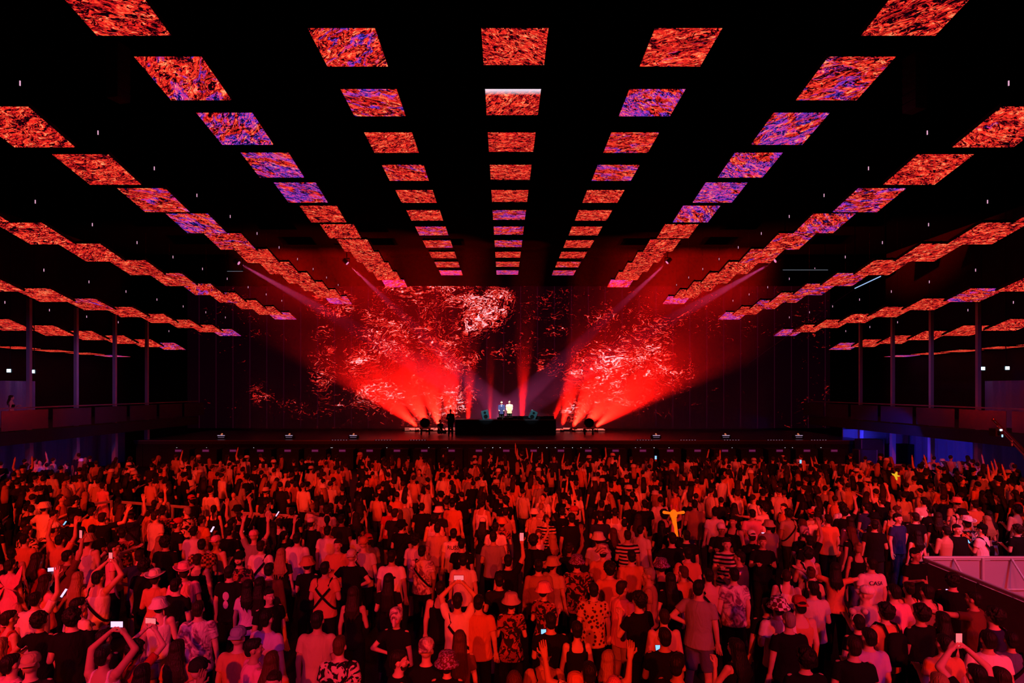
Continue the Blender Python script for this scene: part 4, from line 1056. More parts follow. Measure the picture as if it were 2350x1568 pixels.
# ------------------------------------------------------------------ the people on the stage
DZ = DECK
TAB = W(1160, 948, 42.35)
w = person(W(1151, 940, 42.4).x, 42.4, DZ+.55, 'm', 180, 1.78, 'table', 'table', ('jacket', 'navy'), ('trousers', 'black'), ('short', 'brown'), label='performer in dark jacket over white shirt, standing left behind the stage table', group='performers')
sh = MB(); sh.ell((0, .112, 1.30), (.05, .035, .16)); sh.build('shirt_front', CLOTH['white'], w[0], smooth=True)
person(W(1169, 940, 42.4).x, 42.4, DZ+.55, 'm', 180, 1.82, 'table', 'table', ('tee', 'beige'), ('trousers', 'black'), ('fade', 'brown'), label='performer in pale T-shirt leaning on the stage table, right of the jacketed one', group='performers')
t = empty('performer_platform', (W(1160, 950, 42.45).x, 42.75, DZ)); tag(t, 'low black platform behind the long stage table', 'platform')
MB().box((0, 0, .275), (3.2, 1.3, .55)).build('platform_top', M_black, t)
p = W(1034, 1000, 40.2)
w = person(p.x, 40.2, DZ, 'm', 175, 1.80, 'down', 'bent', ('jacket', 'black'), ('trousers', 'black'), ('short', 'black'), label='person in black standing on the stage left of the long table', group=None, skin=1)
p = W(1010, 1000, 41.0)
w = person(p.x, 41.0, DZ-.70, 'm', 135, 1.78, 'knee', 'knee', ('tee', 'black'), ('trousers', 'charcoal'), ('short', 'black'), st='sit', label='person in black sitting on the stage left of the standing one', group=None)
m = MB(); m.path([(math.cos(a)*.095, -.01, 1.70+math.sin(a)*.105) for a in np.linspace(-.1, 3.24, 14)], .010, 6)
for q in (-1, 1): m.tube((q*.078, 0, 1.66), (q*.102, 0, 1.66), .035, .035, 12)
m.build('headphones', plain('phones_pale', (.6, .5, .5), .4), w[0])
# balcony guests
p = W(33, 935, 25.6)
person(-22.45, 27.3, 2.8, 'f', 60, 1.66, 'bent', 'down', ('crop', 'black'), ('skirt', 'black'), ('long', 'brown'), label='person with long hair standing at the railing of the left balcony', group='balcony guests')
person(22.75, 25.6, 2.8, 'm', -100, 1.78, 'low', 'down', ('tank', 'red'), ('shorts', 'tan'), ('short', 'brown'), label='person in red leaning on the railing of the right balcony at the frame edge', group='balcony guests')

# ------------------------------------------------------------------ the people one can pick out, read off the photograph (top of head in pixels)
T = 'tee'
P = [
 # px, py, sex, facing, (la, ra), top, bottom, hair, hat, extra, yaw, label, phone
 (24, 1283, 'f', 0, 'dd', ('dress', 'pink'), None, ('short', 'brown'), None, ('wings',), 0, 'person in short pink dress with large fairy wings, at the left edge', None, 'the fairy wings'),
 (64, 1206, 'm', 10, 'db', (T, 'floral'), ('shorts', 'tan'), ('short', 'brown'), None, (), 0, 'person in pale floral shirt behind the fairy wings', None, None),
 (86, 1268, 'f', 20, 'pp', (T, 'red'), ('trousers', 'black'), ('wavy', 'brown'), None, (), 0, 'dark-haired person in red top with a white-lit phone, right of the fairy wings', ('both', 'white'), None),
 (106, 1318, 'f', 30, 'pp', (T, 'pink'), ('trousers', 'black'), ('long', 'brown'), None, (), 0, 'long-haired person in pink top bent over a lit phone', ('both', 'white'), None),
 (180, 1312, 'f', 0, 'dd', ('tank', 'orange'), ('skirt', 'tan'), ('verylong', 'blond'), None, (), 0, 'person with very long blond hair in orange tank top, left of the raised-arm one', None, 'the very long blond hair at lower left'),
 (226, 1309, 'm', 10, 'uu', ('tank', 'white'), ('trousers', 'black'), ('short', 'black'), None, ('strap2',), 0, 'person in white tank top with black strap holding a phone high, lower left', ('both', 'stage'), 'the white tank top with raised phone'),
 (179, 1372, 'm', 20, 'bb', (T, 'white'), ('trousers', 'black'), ('fade', 'black'), None, (), 20, 'person with black hair in white T-shirt looking right, lower left', None, 'the white T-shirt at lower left'),
 (237, 1482, 'm', 0, 'uu', ('tank', 'white'), ('trousers', 'black'), ('fade', 'black'), None, (), 0, 'person in white tank top filming with both arms up at the bottom left', ('both', 'white'), 'the filming arms at the bottom left'),
 (356, 1308, 'f', -10, 'bb', ('robe', 'orange'), None, ('short', 'brown'), ('cowboy_hat', 'white'), (), 0, 'person in long orange robe and white cowboy hat, left part of the crowd', None, 'the orange robe'),
 (26, 1500, 'm', 20, 'bd', (T, 'pink'), ('trousers', 'black'), ('short', 'black'), None, (), 0, 'person in pink T-shirt in the bottom left corner', None, None),
 (70, 1497, 'm', -20, 'dd', (T, 'charcoal'), ('trousers', 'black'), None, ('cap', 'beige', 'backward'), (), 0, 'person in beige cap worn backwards near the bottom left corner', None, None),
 (92, 1405, 'f', 0, 'hd', (T, 'black'), ('trousers', 'black'), ('curly', 'black'), None, (), 0, 'curly-haired person in black T-shirt with hand on hip, lower left', None, None),
 (22, 1400, 'f', 30, 'bb', ('tank', 'red'), ('skirt', 'brown'), ('short', 'brown'), None, (), 0, 'person in red tank top below the fairy wings', None, None),
 (333, 1283, 'm', 0, 'dd', (T, 'black'), ('trousers', 'black'), ('curly', 'black'), None, (), 0, 'person with big curly black hair just behind the orange robe', None, None),
 (328, 1524, 'f', 0, 'bb', (T, 'orange'), ('trousers', 'black'), ('wavy', 'black'), None, (), 0, 'person with wavy black hair in orange T-shirt at the bottom edge, left', None, None),
 (368, 1230, 'f', 0, 'bd', (T, 'orange'), ('shorts', 'tan'), ('long', 'blond'), None, (), 0, 'person with long blond hair in orange T-shirt, left middle', None, None),
 (262, 1243, 'm', 60, 'rd', (T, 'pink'), ('trousers', 'black'), ('short', 'black'), None, (), 0, 'person in pink T-shirt reaching an arm to the right, left middle', None, None),
 (138, 1226, 'm', 0, 'uu', (T, 'orange'), ('trousers', 'black'), ('short', 'black'), None, (), 0, 'person in orange T-shirt with both hands up behind the fairy wings', None, None),
 (156, 1262, 'm', 20, 'du', (T, 'brown'), ('trousers', 'black'), ('short', 'black'), None, ('strap',), 0, 'person in brown T-shirt and strap raising a phone, left middle', ('r', 'stage'), None),
 (312, 1470, 'f', 10, 'uu', (T, 'red'), ('trousers', 'black'), ('curly', 'black'), None, (), 0, 'person in red T-shirt holding a phone up right of the filming arms', ('both', 'stage'), None),
 (422, 1292, 'm', -25, 'bb', (T, 'pink'), ('trousers', 'black'), ('short', 'brown'), ('cowboy_hat', 'pink'), (), 0, 'person in pink cowboy hat and pink T-shirt, left part of the crowd', None, 'the pink cowboy hat'),
 (405, 1326, 'm', 10, 'bd', (T, 'black'), ('trousers', 'black'), ('short', 'black'), None, (), 0, 'person in plain black T-shirt in front of the pink cowboy hat', None, None),
 (446, 1207, 'm', 0, 'dd', (T, 'white'), ('trousers', 'black'), ('short', 'black'), None, (), 0, 'person in white T-shirt right of the left steel barrier', None, None),
 (463, 1236, 'm', -20, 'bb', ('shirt', 'checked'), ('trousers', 'black'), ('short', 'black'), None, (), 0, 'person in checked shirt, left of centre', None, 'the checked shirt'),
 (495, 1228, 'm', 10, 'db', None, ('trousers', 'black'), None, ('cap', 'pink', 'backward'), (), 0, 'shirtless person in pink cap right of the checked shirt', None, None),
 (599, 1240, 'm', 0, 'bd', (T, 'white'), ('trousers', 'black'), ('short', 'brown'), None, ('strap',), 0, 'person in white T-shirt with a thin black strap, left of centre', None, None),
 (550, 1264, 'm', 180, 'bb', ('shirt', 'darkfloral'), ('trousers', 'black'), ('short', 'black'), ('cap', 'black'), ('beard',), 0, 'bearded person in black cap facing the camera, left of centre', None, None),
 (618, 1291, 'm', 0, 'dd', ('jacket', 'brown'), ('trousers', 'black'), ('short', 'black'), None, (), 0, 'person in long-sleeved brown jacket, left of centre', None, 'the brown jacket'),
 (597, 1324, 'f', 0, 'dd', (T, 'black'), ('skirt', 'black'), ('verylong', 'black'), None, (), 0, 'person with very long black hair in front of the brown jacket', None, None),
 (569, 1330, 'f', -15, 'dd', (T, 'lilac'), ('skirt', 'black'), ('long', 'black'), None, (), 0, 'person in lilac T-shirt left of the very long black hair', None, None),
 (706, 1276, 'f', 0, 'bb', (T, 'black'), ('trousers', 'black'), ('short', 'black'), ('bucket_hat', 'orange'), (), 0, 'person in orange bucket hat and black T-shirt, left of centre', None, 'the orange bucket hat left of centre'),
 (746, 1288, 'm', 0, 'bb', (T, 'orange'), ('trousers', 'black'), ('short', 'black'), None, ('strap', 'strap2'), 0, 'person in orange T-shirt with two crossed black straps', None, 'the crossed straps'),
 (682, 1222, 'm', 0, 'dd', (T, 'white'), ('trousers', 'black'), ('short', 'black'), None, (), 0, 'person in white T-shirt behind the orange bucket hat left of centre', None, None),
 (752, 1206, 'm', 0, 'dd', (T, 'white'), ('trousers', 'black'), ('short', 'black'), None, (), 0, 'person in white T-shirt left of the backward cap', None, None),
 (455, 1378, 'm', -10, 'bd', ('shirt', 'tiedye'), ('trousers', 'black'), ('short', 'brown'), None, (), 0, 'person in tie-dye shirt in front of the plain black T-shirt, lower left', None, 'the tie-dye shirt at lower left'),
 (527, 1297, 'm', 0, 'dd', (T, 'black'), ('trousers', 'black'), ('short', 'black'), None, ('alien',), 0, 'person in black T-shirt with a violet figure on its back, left of centre', None, None),
 (612, 1400, 'm', 15, 'dd', (T, 'lilac'), ('trousers', 'black'), ('fade', 'black'), None, (), 0, 'broad person in lilac T-shirt, lower left of centre', None, 'the broad lilac T-shirt'),
 (546, 1437, 'm', 0, 'dd', (T, 'orange'), ('trousers', 'black'), None, ('cap', 'bluegrey', 'backward'), (), 0, 'person in blue-grey cap and orange T-shirt, lower left of centre', None, 'the blue-grey cap'),
 (582, 1466, 'm', 50, 'db', (T, 'pink'), ('trousers', 'black'), ('fade', 'black'), None, (), 20, 'person in pink T-shirt turned right beside the blue-grey cap', None, None),
 (624, 1495, 'f', 0, 'bd', (T, 'orange'), ('trousers', 'black'), ('wavy', 'auburn'), None, (), 0, 'person with wavy auburn hair in front of the broad lilac T-shirt', None, None),
 (408, 1468, 'f', 0, 'dd', (T, 'orange'), ('trousers', 'black'), ('wavy', 'brown'), None, (), 0, 'person with wavy brown hair in orange T-shirt below the tie-dye shirt', None, None),
 (456, 1508, 'm', 0, 'bb', (T, 'charcoal'), ('trousers', 'black'), None, ('cap', 'charcoal'), (), 0, 'person in charcoal cap and T-shirt left of the blue-grey cap', None, None),
 (779, 1461, 'm', 0, 'dd', ('shirt', 'floral'), ('trousers', 'black'), ('fade', 'auburn'), None, ('strap',), 0, 'person in floral shirt with strap at the bottom, left of centre', None, 'the floral shirt at the bottom'),
 (646, 1258, 'f', 0, 'dd', (T, 'charcoal'), ('trousers', 'black'), ('wavy', 'blond'), None, (), 0, 'person with wavy blond hair in charcoal T-shirt right of the thin strap', None, None),
 (583, 1215, 'm', 0, 'uu', (T, 'grey'), ('trousers', 'black'), None, ('cap', 'pink'), (), 0, 'person in pink cap with both arms up, left of centre', None, None),
 (775, 1237, 'm', 170, 'bb', (T, 'orange'), ('trousers', 'black'), ('short', 'brown'), None, (), 0, 'person in orange T-shirt facing the camera above the crossed straps', None, None),
 (899, 1262, 'm', 0, 'dd', (T, 'white'), ('trousers', 'black'), ('short', 'black'), None, ('print',), 0, 'person in white T-shirt with black eye-shaped print on the back', None, 'the eye-shaped print'),
 (969, 1251, 'm', 10, 'bb', (T, 'tiedye'), ('trousers', 'black'), ('short', 'black'), None, ('strap2',), 0, 'person in pale tie-dye T-shirt with strap right of the eye-shaped print', None, None),
 (1004, 1200, 'm', 0, 'dd', (T, 'beige'), ('trousers', 'tan'), ('short', 'black'), None, (), 0, 'large person in loose beige T-shirt, just left of the centre', None, 'the loose beige T-shirt'),
 (1063, 1271, 'm', 0, 'dd', (T, 'white'), ('trousers', 'black'), ('short', 'black'), None, (), 0, 'person in clean white T-shirt behind the head-high phone, centre', None, 'the clean white T-shirt in the centre'),
 (1050, 1362, 'm', 0, 'uu', (T, 'white'), ('trousers', 'black'), ('fade', 'black'), None, ('strap2',), 0, 'person in white T-shirt with strap holding a phone overhead, lower centre', ('both', 'stage'), 'the overhead phone in the centre'),
 (1173, 1359, 'f', 0, 'bb', ('shirt', 'darkfloral'), ('trousers', 'black'), ('short', 'black'), ('bucket_hat', 'lilac'), (), 0, 'person in lilac bucket hat and dark floral shirt, lower centre', None, 'the lilac bucket hat'),
 (910, 1392, 'f', 10, 'hd', (T, 'black'), ('trousers', 'black'), ('short', 'pink'), ('headscarf', 'tiedye'), (), 0, 'person in pale tie-dye headscarf and black T-shirt, lower centre left', None, 'the tie-dye headscarf'),
 (978, 1464, 'm', 0, 'dd', (T, 'black'), ('trousers', 'black'), None, ('cap', 'tiedye', 'backward'), (), 0, 'person in backward tie-dye cap and black T-shirt, lower centre', None, 'the tie-dye cap'),
 (1026, 1494, 'f', 0, 'bb', (T, 'black'), ('trousers', 'black'), ('short', 'black'), ('bucket_hat', 'glitter'), (), 0, 'person in dark glitter bucket hat right of the tie-dye cap', None, None),
 (1055, 1447, 'f', 0, 'dd', (T, 'brown'), ('trousers', 'black'), ('verylong', 'auburn'), None, (), 0, 'person with very long auburn hair in front of the overhead phone', None, None),
 (915, 1492, 'm', 70, 'db', (T, 'black'), ('trousers', 'black'), ('short', 'black'), None, ('beard',), 15, 'bearded person in black T-shirt turned right at the bottom, centre left', None, 'the bearded profile at the bottom'),
 (892, 1316, 'f', 0, 'bb', (T, 'black'), ('trousers', 'black'), ('verylong', 'black'), None, (), 0, 'person with very long black hair in front of the eye-shaped print', None, None),
 (1011, 1333, 'm', 0, 'dd', ('tank', 'black'), ('trousers', 'black'), ('short', 'black'), None, (), 0, 'person in black tank top left of the overhead phone in the centre', None, None),
 (811, 1346, 'f', 0, 'db', ('tank', 'black'), ('trousers', 'black'), ('long', 'brown'), None, (), 0, 'bare-shouldered person in black tank top with long hair below the crossed straps', None, 'the long-haired black tank top'),
 (1099, 1364, 'm', 10, 'bd', (T, 'orange'), ('trousers', 'black'), ('short', 'black'), None, (), 0, 'person in orange T-shirt right of the overhead phone', None, None),
 (1041, 1212, 'm', 0, 'dd', (T, 'white'), ('trousers', 'black'), ('short', 'black'), None, (('text', 'RUSS', .12, 'black', 1.36),), 0, 'person in white T-shirt with the letters RUSS on the back', None, None),
 (834, 1231, 'm', 0, 'dd', (T, 'pale'), ('trousers', 'black'), None, ('cap', 'orange', 'backward'), ('strap2',), 0, 'person in orange cap and off-white T-shirt, left of the loose beige one', None, None),
 (807, 1260, 'm', 0, 'hh', (T, 'black'), ('trousers', 'black'), None, ('cap', 'pale', 'backward'), (), 0, 'broad person in off-white backward cap and black T-shirt, left of centre', None, 'the backward off-white cap'),
 (1166, 1272, 'm', 0, 'du', (T, 'black'), ('trousers', 'black'), ('short', 'black'), None, (), 0, 'person in black holding a phone far above the head, centre', ('r', 'stage'), 'the high phone in the centre'),
 (1180, 1541, 'f', 0, 'bd', (T, 'orange'), ('trousers', 'black'), ('wavy', 'auburn'), None, (), 0, 'person with wavy auburn hair at the bottom edge, centre', None, None),
 (1152, 1186, 'f', 0, 'db', (T, 'darkfloral'), ('trousers', 'black'), ('short', 'brown'), ('bucket_hat', 'orange'), (), 0, 'person in orange bucket hat behind the high phone in the centre', None, None),
 (1373, 1220, 'm', 0, 'bd', (T, 'white'), ('trousers', 'black'), ('short', 'black'), ('bucket_hat', 'white'), (), 0, 'person in white bucket hat and white T-shirt, right of centre', None, 'the white bucket hat'),
 (1384, 1248, 'm', 10, 'db', (T, 'orange'), ('trousers', 'black'), ('short', 'black'), ('bucket_hat', 'tiedye'), (), 0, 'person in patterned bucket hat and orange T-shirt, right of centre', None, None),
 (1269, 1276, 'm', 40, 'dd', (T, 'beige'), ('trousers', 'black'), ('short', 'black'), ('bucket_hat', 'beige'), (), 0, 'person in beige bucket hat and beige T-shirt, right of the centre', None, None),
 (1324, 1272, 'm', 0, 'bb', ('shirt', 'darkfloral'), ('trousers', 'black'), ('short', 'black'), ('bucket_hat', 'glitter'), (), 0, 'person in red-violet glitter bucket hat below the white bucket hat', None, 'the glitter bucket hat'),
 (1249, 1334, 'f', 30, 'bb', ('shirt', 'darkfloral'), ('trousers', 'black'), ('short', 'black'), ('bucket_hat', 'pink'), (), 0, 'person in wide pink bucket hat and dark floral shirt, right of the lilac hat', None, 'the pink bucket hat'),
 (1518, 1280, 'm', 10, 'bb', ('tank', 'white'), ('trousers', 'black'), ('short', 'black'), ('bucket_hat', 'glitter'), ('backpack',), 0, 'person in blue glitter bucket hat and white tank top with backpack', None, 'the blue glitter hat'),
 (1489, 1303, 'm', -75, 'dd', (T, 'tan'), ('trousers', 'black'), ('fade', 'grey'), None, (), 0, 'person in tan T-shirt seen in profile facing left, right of centre', None, None),
 (1399, 1290, 'm', 0, 'bb', (T, 'orange'), ('trousers', 'black'), ('curly', 'black'), None, (), 0, 'person with big curly black hair above the leopard-spotted shirt', None, None),
 (1362, 1337, 'm', 0, 'dd', ('shirt', 'leopard'), ('trousers', 'black'), ('short', 'black'), None, (), 0, 'person in leopard-spotted shirt, right of centre', None, 'the leopard-spotted shirt'),
 (1428, 1332, 'm', 55, 'db', ('shirt', 'pink'), ('shorts', 'beige'), ('short', 'brown'), None, (), 0, 'person in pink shirt and beige shorts turned right, right of centre', None, 'the pink shirt with beige shorts'),
 (1466, 1359, 'm', -30, 'md', (T, 'black'), ('trousers', 'black'), ('curly', 'black'), None, (), 0, 'curly-haired person in black with hand at the mouth beside the pink shirt', None, None),
 (1524, 1397, 'm', 0, 'dd', None, ('trousers', 'black'), ('buzz', 'brown'), None, (), 0, 'shirtless person with shaved head, lower right of centre', None, 'the shirtless shaved head'),
 (1525, 1440, 'm', 0, 'pp', (T, 'black'), ('trousers', 'black'), ('short', 'black'), None, (), 0, 'person in black with a blue-lit phone in front of the shirtless shaved head', ('both', 'cold'), None),
 (1249, 1473, 'm', 180, 'dd', (T, 'tan'), ('trousers', 'black'), None, ('cap', 'black'), ('specs', 'strap'), 0, 'person in sunglasses and black cap facing the camera at the bottom', None, 'the sunglasses'),
 (1320, 1540, 'f', 0, 'dd', (T, 'black'), ('trousers', 'black'), None, ('headscarf', 'orange'), (), 0, 'person in orange headscarf at the bottom edge, right of centre', None, None),
 (1409, 1553, 'f', 0, 'dd', (T, 'black'), ('trousers', 'black'), ('long', 'pink'), None, (), 0, 'person with pink hair at the bottom edge, right of centre', None, None),
 (1539, 1314, 'f', 0, 'dd', (T, 'black'), ('trousers', 'black'), ('verylong', 'black'), None, (), 0, 'person with very long black hair in front of the blue glitter hat', None, None),
 (1568, 1298, 'f', -20, 'mm', (T, 'orange'), ('trousers', 'black'), ('short', 'auburn'), None, (), 0, 'auburn-haired person with both hands at the face, right of the blue glitter hat', None, None),
 (1449, 1262, 'm', 0, 'bb', (T, 'orange'), ('trousers', 'black'), ('short', 'black'), None, (), 0, 'person in orange T-shirt between the patterned and blue glitter hats', None, None),
 (1236, 1283, 'm', 0, 'dd', ('jacket', 'tan'), ('trousers', 'black'), ('short', 'black'), None, (), 0, 'person in tan hooded jacket above the pink bucket hat', None, None),
 (1440, 1216, 'm', 0, 'bd', (T, 'striped'), ('trousers', 'black'), ('short', 'brown'), None, (), 0, 'person in striped T-shirt, right of centre', None, 'the striped T-shirt'),
 (1324, 1425, 'f', 0, 'dd', ('tank', 'black'), ('trousers', 'black'), ('short', 'black'), None, (), 0, 'bare-armed person in black tank top below the leopard-spotted shirt', None, None),
 (1264, 1405, 'm', 0, 'pd', (T, 'black'), ('trousers', 'black'), ('short', 'black'), None, (), 0, 'person in black looking at a blue-lit phone above the sunglasses', ('l', 'cold'), None),
 (1575, 1216, 'm', 0, 'ud', (T, 'black'), ('trousers', 'black'), ('short', 'black'), None, (), 0, 'person in black holding up the long-necked balloon', None, 'the giraffe balloon'),
 (1578, 1256, 'm', 0, 'bd', (T, 'orange'), ('trousers', 'black'), ('short', 'black'), None, ('strap2',), 0, 'person in orange T-shirt with strap below the giraffe balloon', None, None),
 (1352, 1518, 'm', 0, 'ww', ('shirt', 'floral'), ('trousers', 'black'), ('short', 'black'), None, (), 0, 'person in floral shirt with spread arms at the bottom, right of centre', None, None),
 (1626, 1304, 'm', 0, 'dd', None, ('trousers', 'black'), ('short', 'black'), None, ('strap2',), 0, 'shirtless person with a broad black strap across the back', None, 'the shirtless back with black strap'),
 (1684, 1302, 'm', 0, 'dd', (T, 'tiedye'), ('trousers', 'black'), ('short', 'black'), None, (), 0, 'person in tie-dye T-shirt right of the shirtless back', None, 'the tie-dye T-shirt at right'),
 (1785, 1369, 'm', 0, 'bd', (T, 'white'), ('trousers', 'black'), ('short', 'black'), ('bucket_hat', 'chequer'), (), 0, 'person in chequered bucket hat and white T-shirt, lower right', None, 'the chequered bucket hat'),
 (1811, 1404, 'm', 0, 'dd', (T, 'black'), ('trousers', 'black'), ('buzz', 'grey'), None, (), 0, 'close-shaved person in black right of the chequered bucket hat', None, None),
 (1866, 1333, 'm', 0, 'hb', (T, 'pale'), ('trousers', 'black'), ('short', 'black'), None, (), 0, 'person in off-white T-shirt with a raised elbow, lower right', None, 'the raised elbow'),
 (1835, 1366, 'm', 0, 'dd', ('tank', 'orange'), ('trousers', 'black'), ('short', 'black'), ('cap', 'red', 'backward'), (), 0, 'person in red cap and orange tank top behind the shaved head in black', None, None),
 (1725, 1215, 'f', 0, 'bb', (T, 'black'), ('trousers', 'black'), ('short', 'brown'), ('cap', 'white', 'backward'), (), 0, 'person in white cap hugging someone, right of centre', None, None),
 (1750, 1230, 'm', 190, 'bb', (T, 'black'), ('trousers', 'black'), ('short', 'auburn'), None, (), 0, 'person in black facing the camera beside the white cap', None, None),
 (1697, 1265, 'm', -40, 'bd', ('jacket', 'shiny'), ('trousers', 'black'), ('short', 'black'), None, (), -20, 'person in shiny jacket looking left behind the tie-dye T-shirt', None, None),
 (1845, 1206, 'm', 0, 'db', (T, 'black'), ('trousers', 'black'), ('short', 'black'), ('headscarf', 'tiedye'), (), 0, 'person in tie-dye headscarf above the alien print', None, None),
 (1857, 1228, 'm', 0, 'bu', (T, 'black'), ('trousers', 'black'), ('short', 'black'), None, ('alien',), 0, 'person in black T-shirt with a pale figure on the back, upper right', None, 'the pale figure print'),
 (1861, 1300, 'f', 20, 'bb', (T, 'beige'), ('trousers', 'black'), ('bun', 'auburn'), None, ('backpack',), 0, 'person with hair in a bun and a backpack, lower right', None, None),
 (1988, 1342, 'm', -10, 'bb', (T, 'pale'), ('trousers', 'tan'), None, ('cap', 'white'), (), -30, 'person in white cap and off-white T-shirt, lower right', None, 'the white cap at lower right'),
 (1969, 1409, 'f', 0, 'dd', (T, 'black'), ('trousers', 'black'), ('short', 'black'), None, ('ears',), 0, 'person with a round-eared headband, lower right', None, 'the round-eared headband'),
 (1960, 1462, 'm', 10, 'dd', (T, 'black'), ('trousers', 'black'), ('fade', 'brown'), None, (), 0, 'person with undercut and black T-shirt at the bottom right of the ears', None, None),
 (1994, 1440, 'm', 0, 'bd', ('shirt', 'lilac'), ('trousers', 'black'), ('short', 'black'), None, (), 0, 'person in lilac shirt at the bottom right', None, 'the lilac shirt'),
 (1688, 1465, 'f', -30, 'md', ('tank', 'black'), ('trousers', 'black'), ('wavy', 'black'), None, (), 0, 'person in black tank top with raised hand at the bottom, right', None, None),
 (2000, 1279, 'm', 0, 'bd', (T, 'white'), ('trousers', 'tan'), ('short', 'black'), None, (('text', 'CASA', .10, 'navy', 1.33),), 0, 'person in white T-shirt lettered CASA on the back', None, 'the CASA T-shirt'),
 (2171, 1214, 'm', 0, 'bb', None, ('trousers', 'black'), ('short', 'black'), None, (), 0, 'shirtless person behind the pen at right', None, None),
 (2196, 1204, 'm', 180, 'dd', ('jacket', 'black'), ('trousers', 'black'), ('short', 'black'), None, (), 0, 'person in black jacket facing the camera behind the pen', None, None),
 (2218, 1186, 'm', 0, 'bd', ('shirt', 'floral'), ('trousers', 'black'), ('short', 'brown'), ('cowboy_hat', 'white'), (), 0, 'person in wide white cowboy hat and floral shirt, far right', None, 'the cowboy hat at far right'),
 (2253, 1220, 'm', -30, 'pd', (T, 'white'), ('trousers', 'black'), ('short', 'black'), ('cap', 'black'), ('strap2',), 0, 'person in black cap and white T-shirt with strap behind the pen', ('l', 'cold'), 'the black cap behind the pen'),
 (2104, 1228, 'f', 0, 'dd', ('crop', 'pink'), ('trousers', 'black'), ('long', 'black'), None, (), 0, 'person in pink crop top at the corner of the pen', None, None),
 (2060, 1178, 'm', 160, 'hd', (T, 'jersey'), ('trousers', 'navy'), ('short', 'black'), None, (), 0, 'person in dark blue jersey with hand on hip facing the camera', None, 'the dark blue jersey'),
 (2187, 1317, 'm', 40, 'pb', (T, 'black'), ('trousers', 'black'), ('curly', 'black'), None, (), 0, 'curly-haired person in black before the sheeted barrier, facing right', ('l', 'white'), 'the curly hair at the sheeted barrier'),
 (2235, 1357, 'm', -30, 'rd', (T, 'brown'), ('trousers', 'black'), ('short', 'black'), None, (), 0, 'person in brown T-shirt reaching an arm to the left, right of the pen wall', None, 'the brown T-shirt with outstretched arm'),
 (2052, 1340, 'm', 0, 'dd', ('shirt', 'pink'), ('trousers', 'black'), ('short', 'black'), None, (), 0, 'person in pink shirt right of the white cap at lower right', None, None),
 (2085, 1335, 'f', 0, 'bb', ('tank', 'orange'), ('trousers', 'black'), ('bun', 'brown'), None, ('strap',), 0, 'person with a hair bun and orange tank top, right', None, None),
 (2127, 1340, 'm', 0, 'bd', ('tank', 'tan'), ('trousers', 'black'), ('short', 'black'), None, ('strap',), 0, 'person in tan tank top before the pen wall', None, None),
 (2032, 1385, 'm', -10, 'bb', (T, 'orange'), ('trousers', 'black'), ('curly', 'black'), None, ('backpack',), 0, 'person in orange T-shirt with black backpack, lower right', None, 'the black backpack at lower right'),
 (2113, 1388, 'm', -10, 'bb', (T, 'black'), ('trousers', 'black'), ('curly', 'black'), None, (), 0, 'curly-haired person in black right of the black backpack', None, None),
 (2162, 1404, 'f', 0, 'dd', (T, 'black'), ('trousers', 'black'), ('verylong', 'black'), None, (), 0, 'person with very long black hair, lower right', None, None),
 (2281, 1394, 'm', -20, 'dd', (T, 'navy'), ('trousers', 'black'), ('curly', 'black'), None, ('strap',), 0, 'person in navy T-shirt near the right edge', None, None),
 (2166, 1455, 'm', 0, 'bb', (T, 'orange'), ('trousers', 'black'), ('short', 'black'), None, (), 0, 'broad person in orange T-shirt at the bottom right', None, 'the broad orange T-shirt'),
 (2268, 1446, 'm', 15, 'dd', (T, 'white'), ('trousers', 'black'), ('short', 'black'), None, (), 0, 'person in white T-shirt right of the broad orange one', None, 'the white T-shirt at the bottom right'),
 (2321, 1449, 'f', 20, 'bb', ('jacket', 'denim'), ('trousers', 'black'), ('short', 'black'), None, ('strap',), 0, 'person in denim jacket at the right edge', None, None),
 (2154, 1545, 'f', 0, 'dd', (T, 'black'), ('trousers', 'black'), ('wavy', 'blond'), None, (), 0, 'person with wavy blond hair at the bottom edge, right', None, None),
 (2241, 1524, 'm', 0, 'uu', (T, 'black'), ('trousers', 'black'), ('short', 'black'), None, (), 0, 'person in black holding a phone up at the bottom right edge', ('both', 'stage'), None),
 (2296, 1532, 'f', 0, 'dd', (T, 'charcoal'), ('trousers', 'black'), ('long', 'brown'), None, (), 0, 'person with long brown hair at the bottom right edge', None, None),
 (1917, 1290, 'f', 20, 'rr', (T, 'orange'), ('trousers', 'black'), ('long', 'black'), None, (), 0, 'person in orange stretching both arms forward, right', None, None),
 (1900, 1180, 'm', 0, 'dd', (T, 'orange'), ('trousers', 'black'), ('short', 'black'), None, (), 0, 'person in orange T-shirt above the pale figure print', None, None),
 (1875, 1176, 'm', 0, 'bb', (T, 'white'), ('trousers', 'black'), ('short', 'black'), None, (), 0, 'person in white T-shirt left of the orange one above the figure print', None, None),
 (1950, 1185, 'f', 0, 'dd', ('robe', 'shiny'), None, ('long', 'black'), None, (), 0, 'person in dark shiny robe, upper right', None, 'the dark shiny robe'),
 (1640, 1165, 'm', 0, 'db', (T, 'white'), ('trousers', 'black'), ('short', 'black'), None, (), 0, 'person in white T-shirt right of the giraffe balloon', None, None),
 (1726, 1168, 'm', 0, 'bb', (T, 'pink'), ('trousers', 'black'), ('short', 'black'), None, (), 0, 'person in pink T-shirt behind the hugging pair', None, None),
 (350, 1160, 'm', 0, 'dd', (T, 'orange'), ('trousers', 'black'), ('short', 'black'), None, (), 0, 'broad person in orange T-shirt at the left steel barrier', None, 'the orange T-shirt at the left barrier'),
 (429, 1162, 'm', -60, 'bb', ('shirt', 'floral'), ('trousers', 'black'), ('short', 'grey'), None, (), 0, 'grey-haired person in floral shirt in profile at the left barrier', None, None),
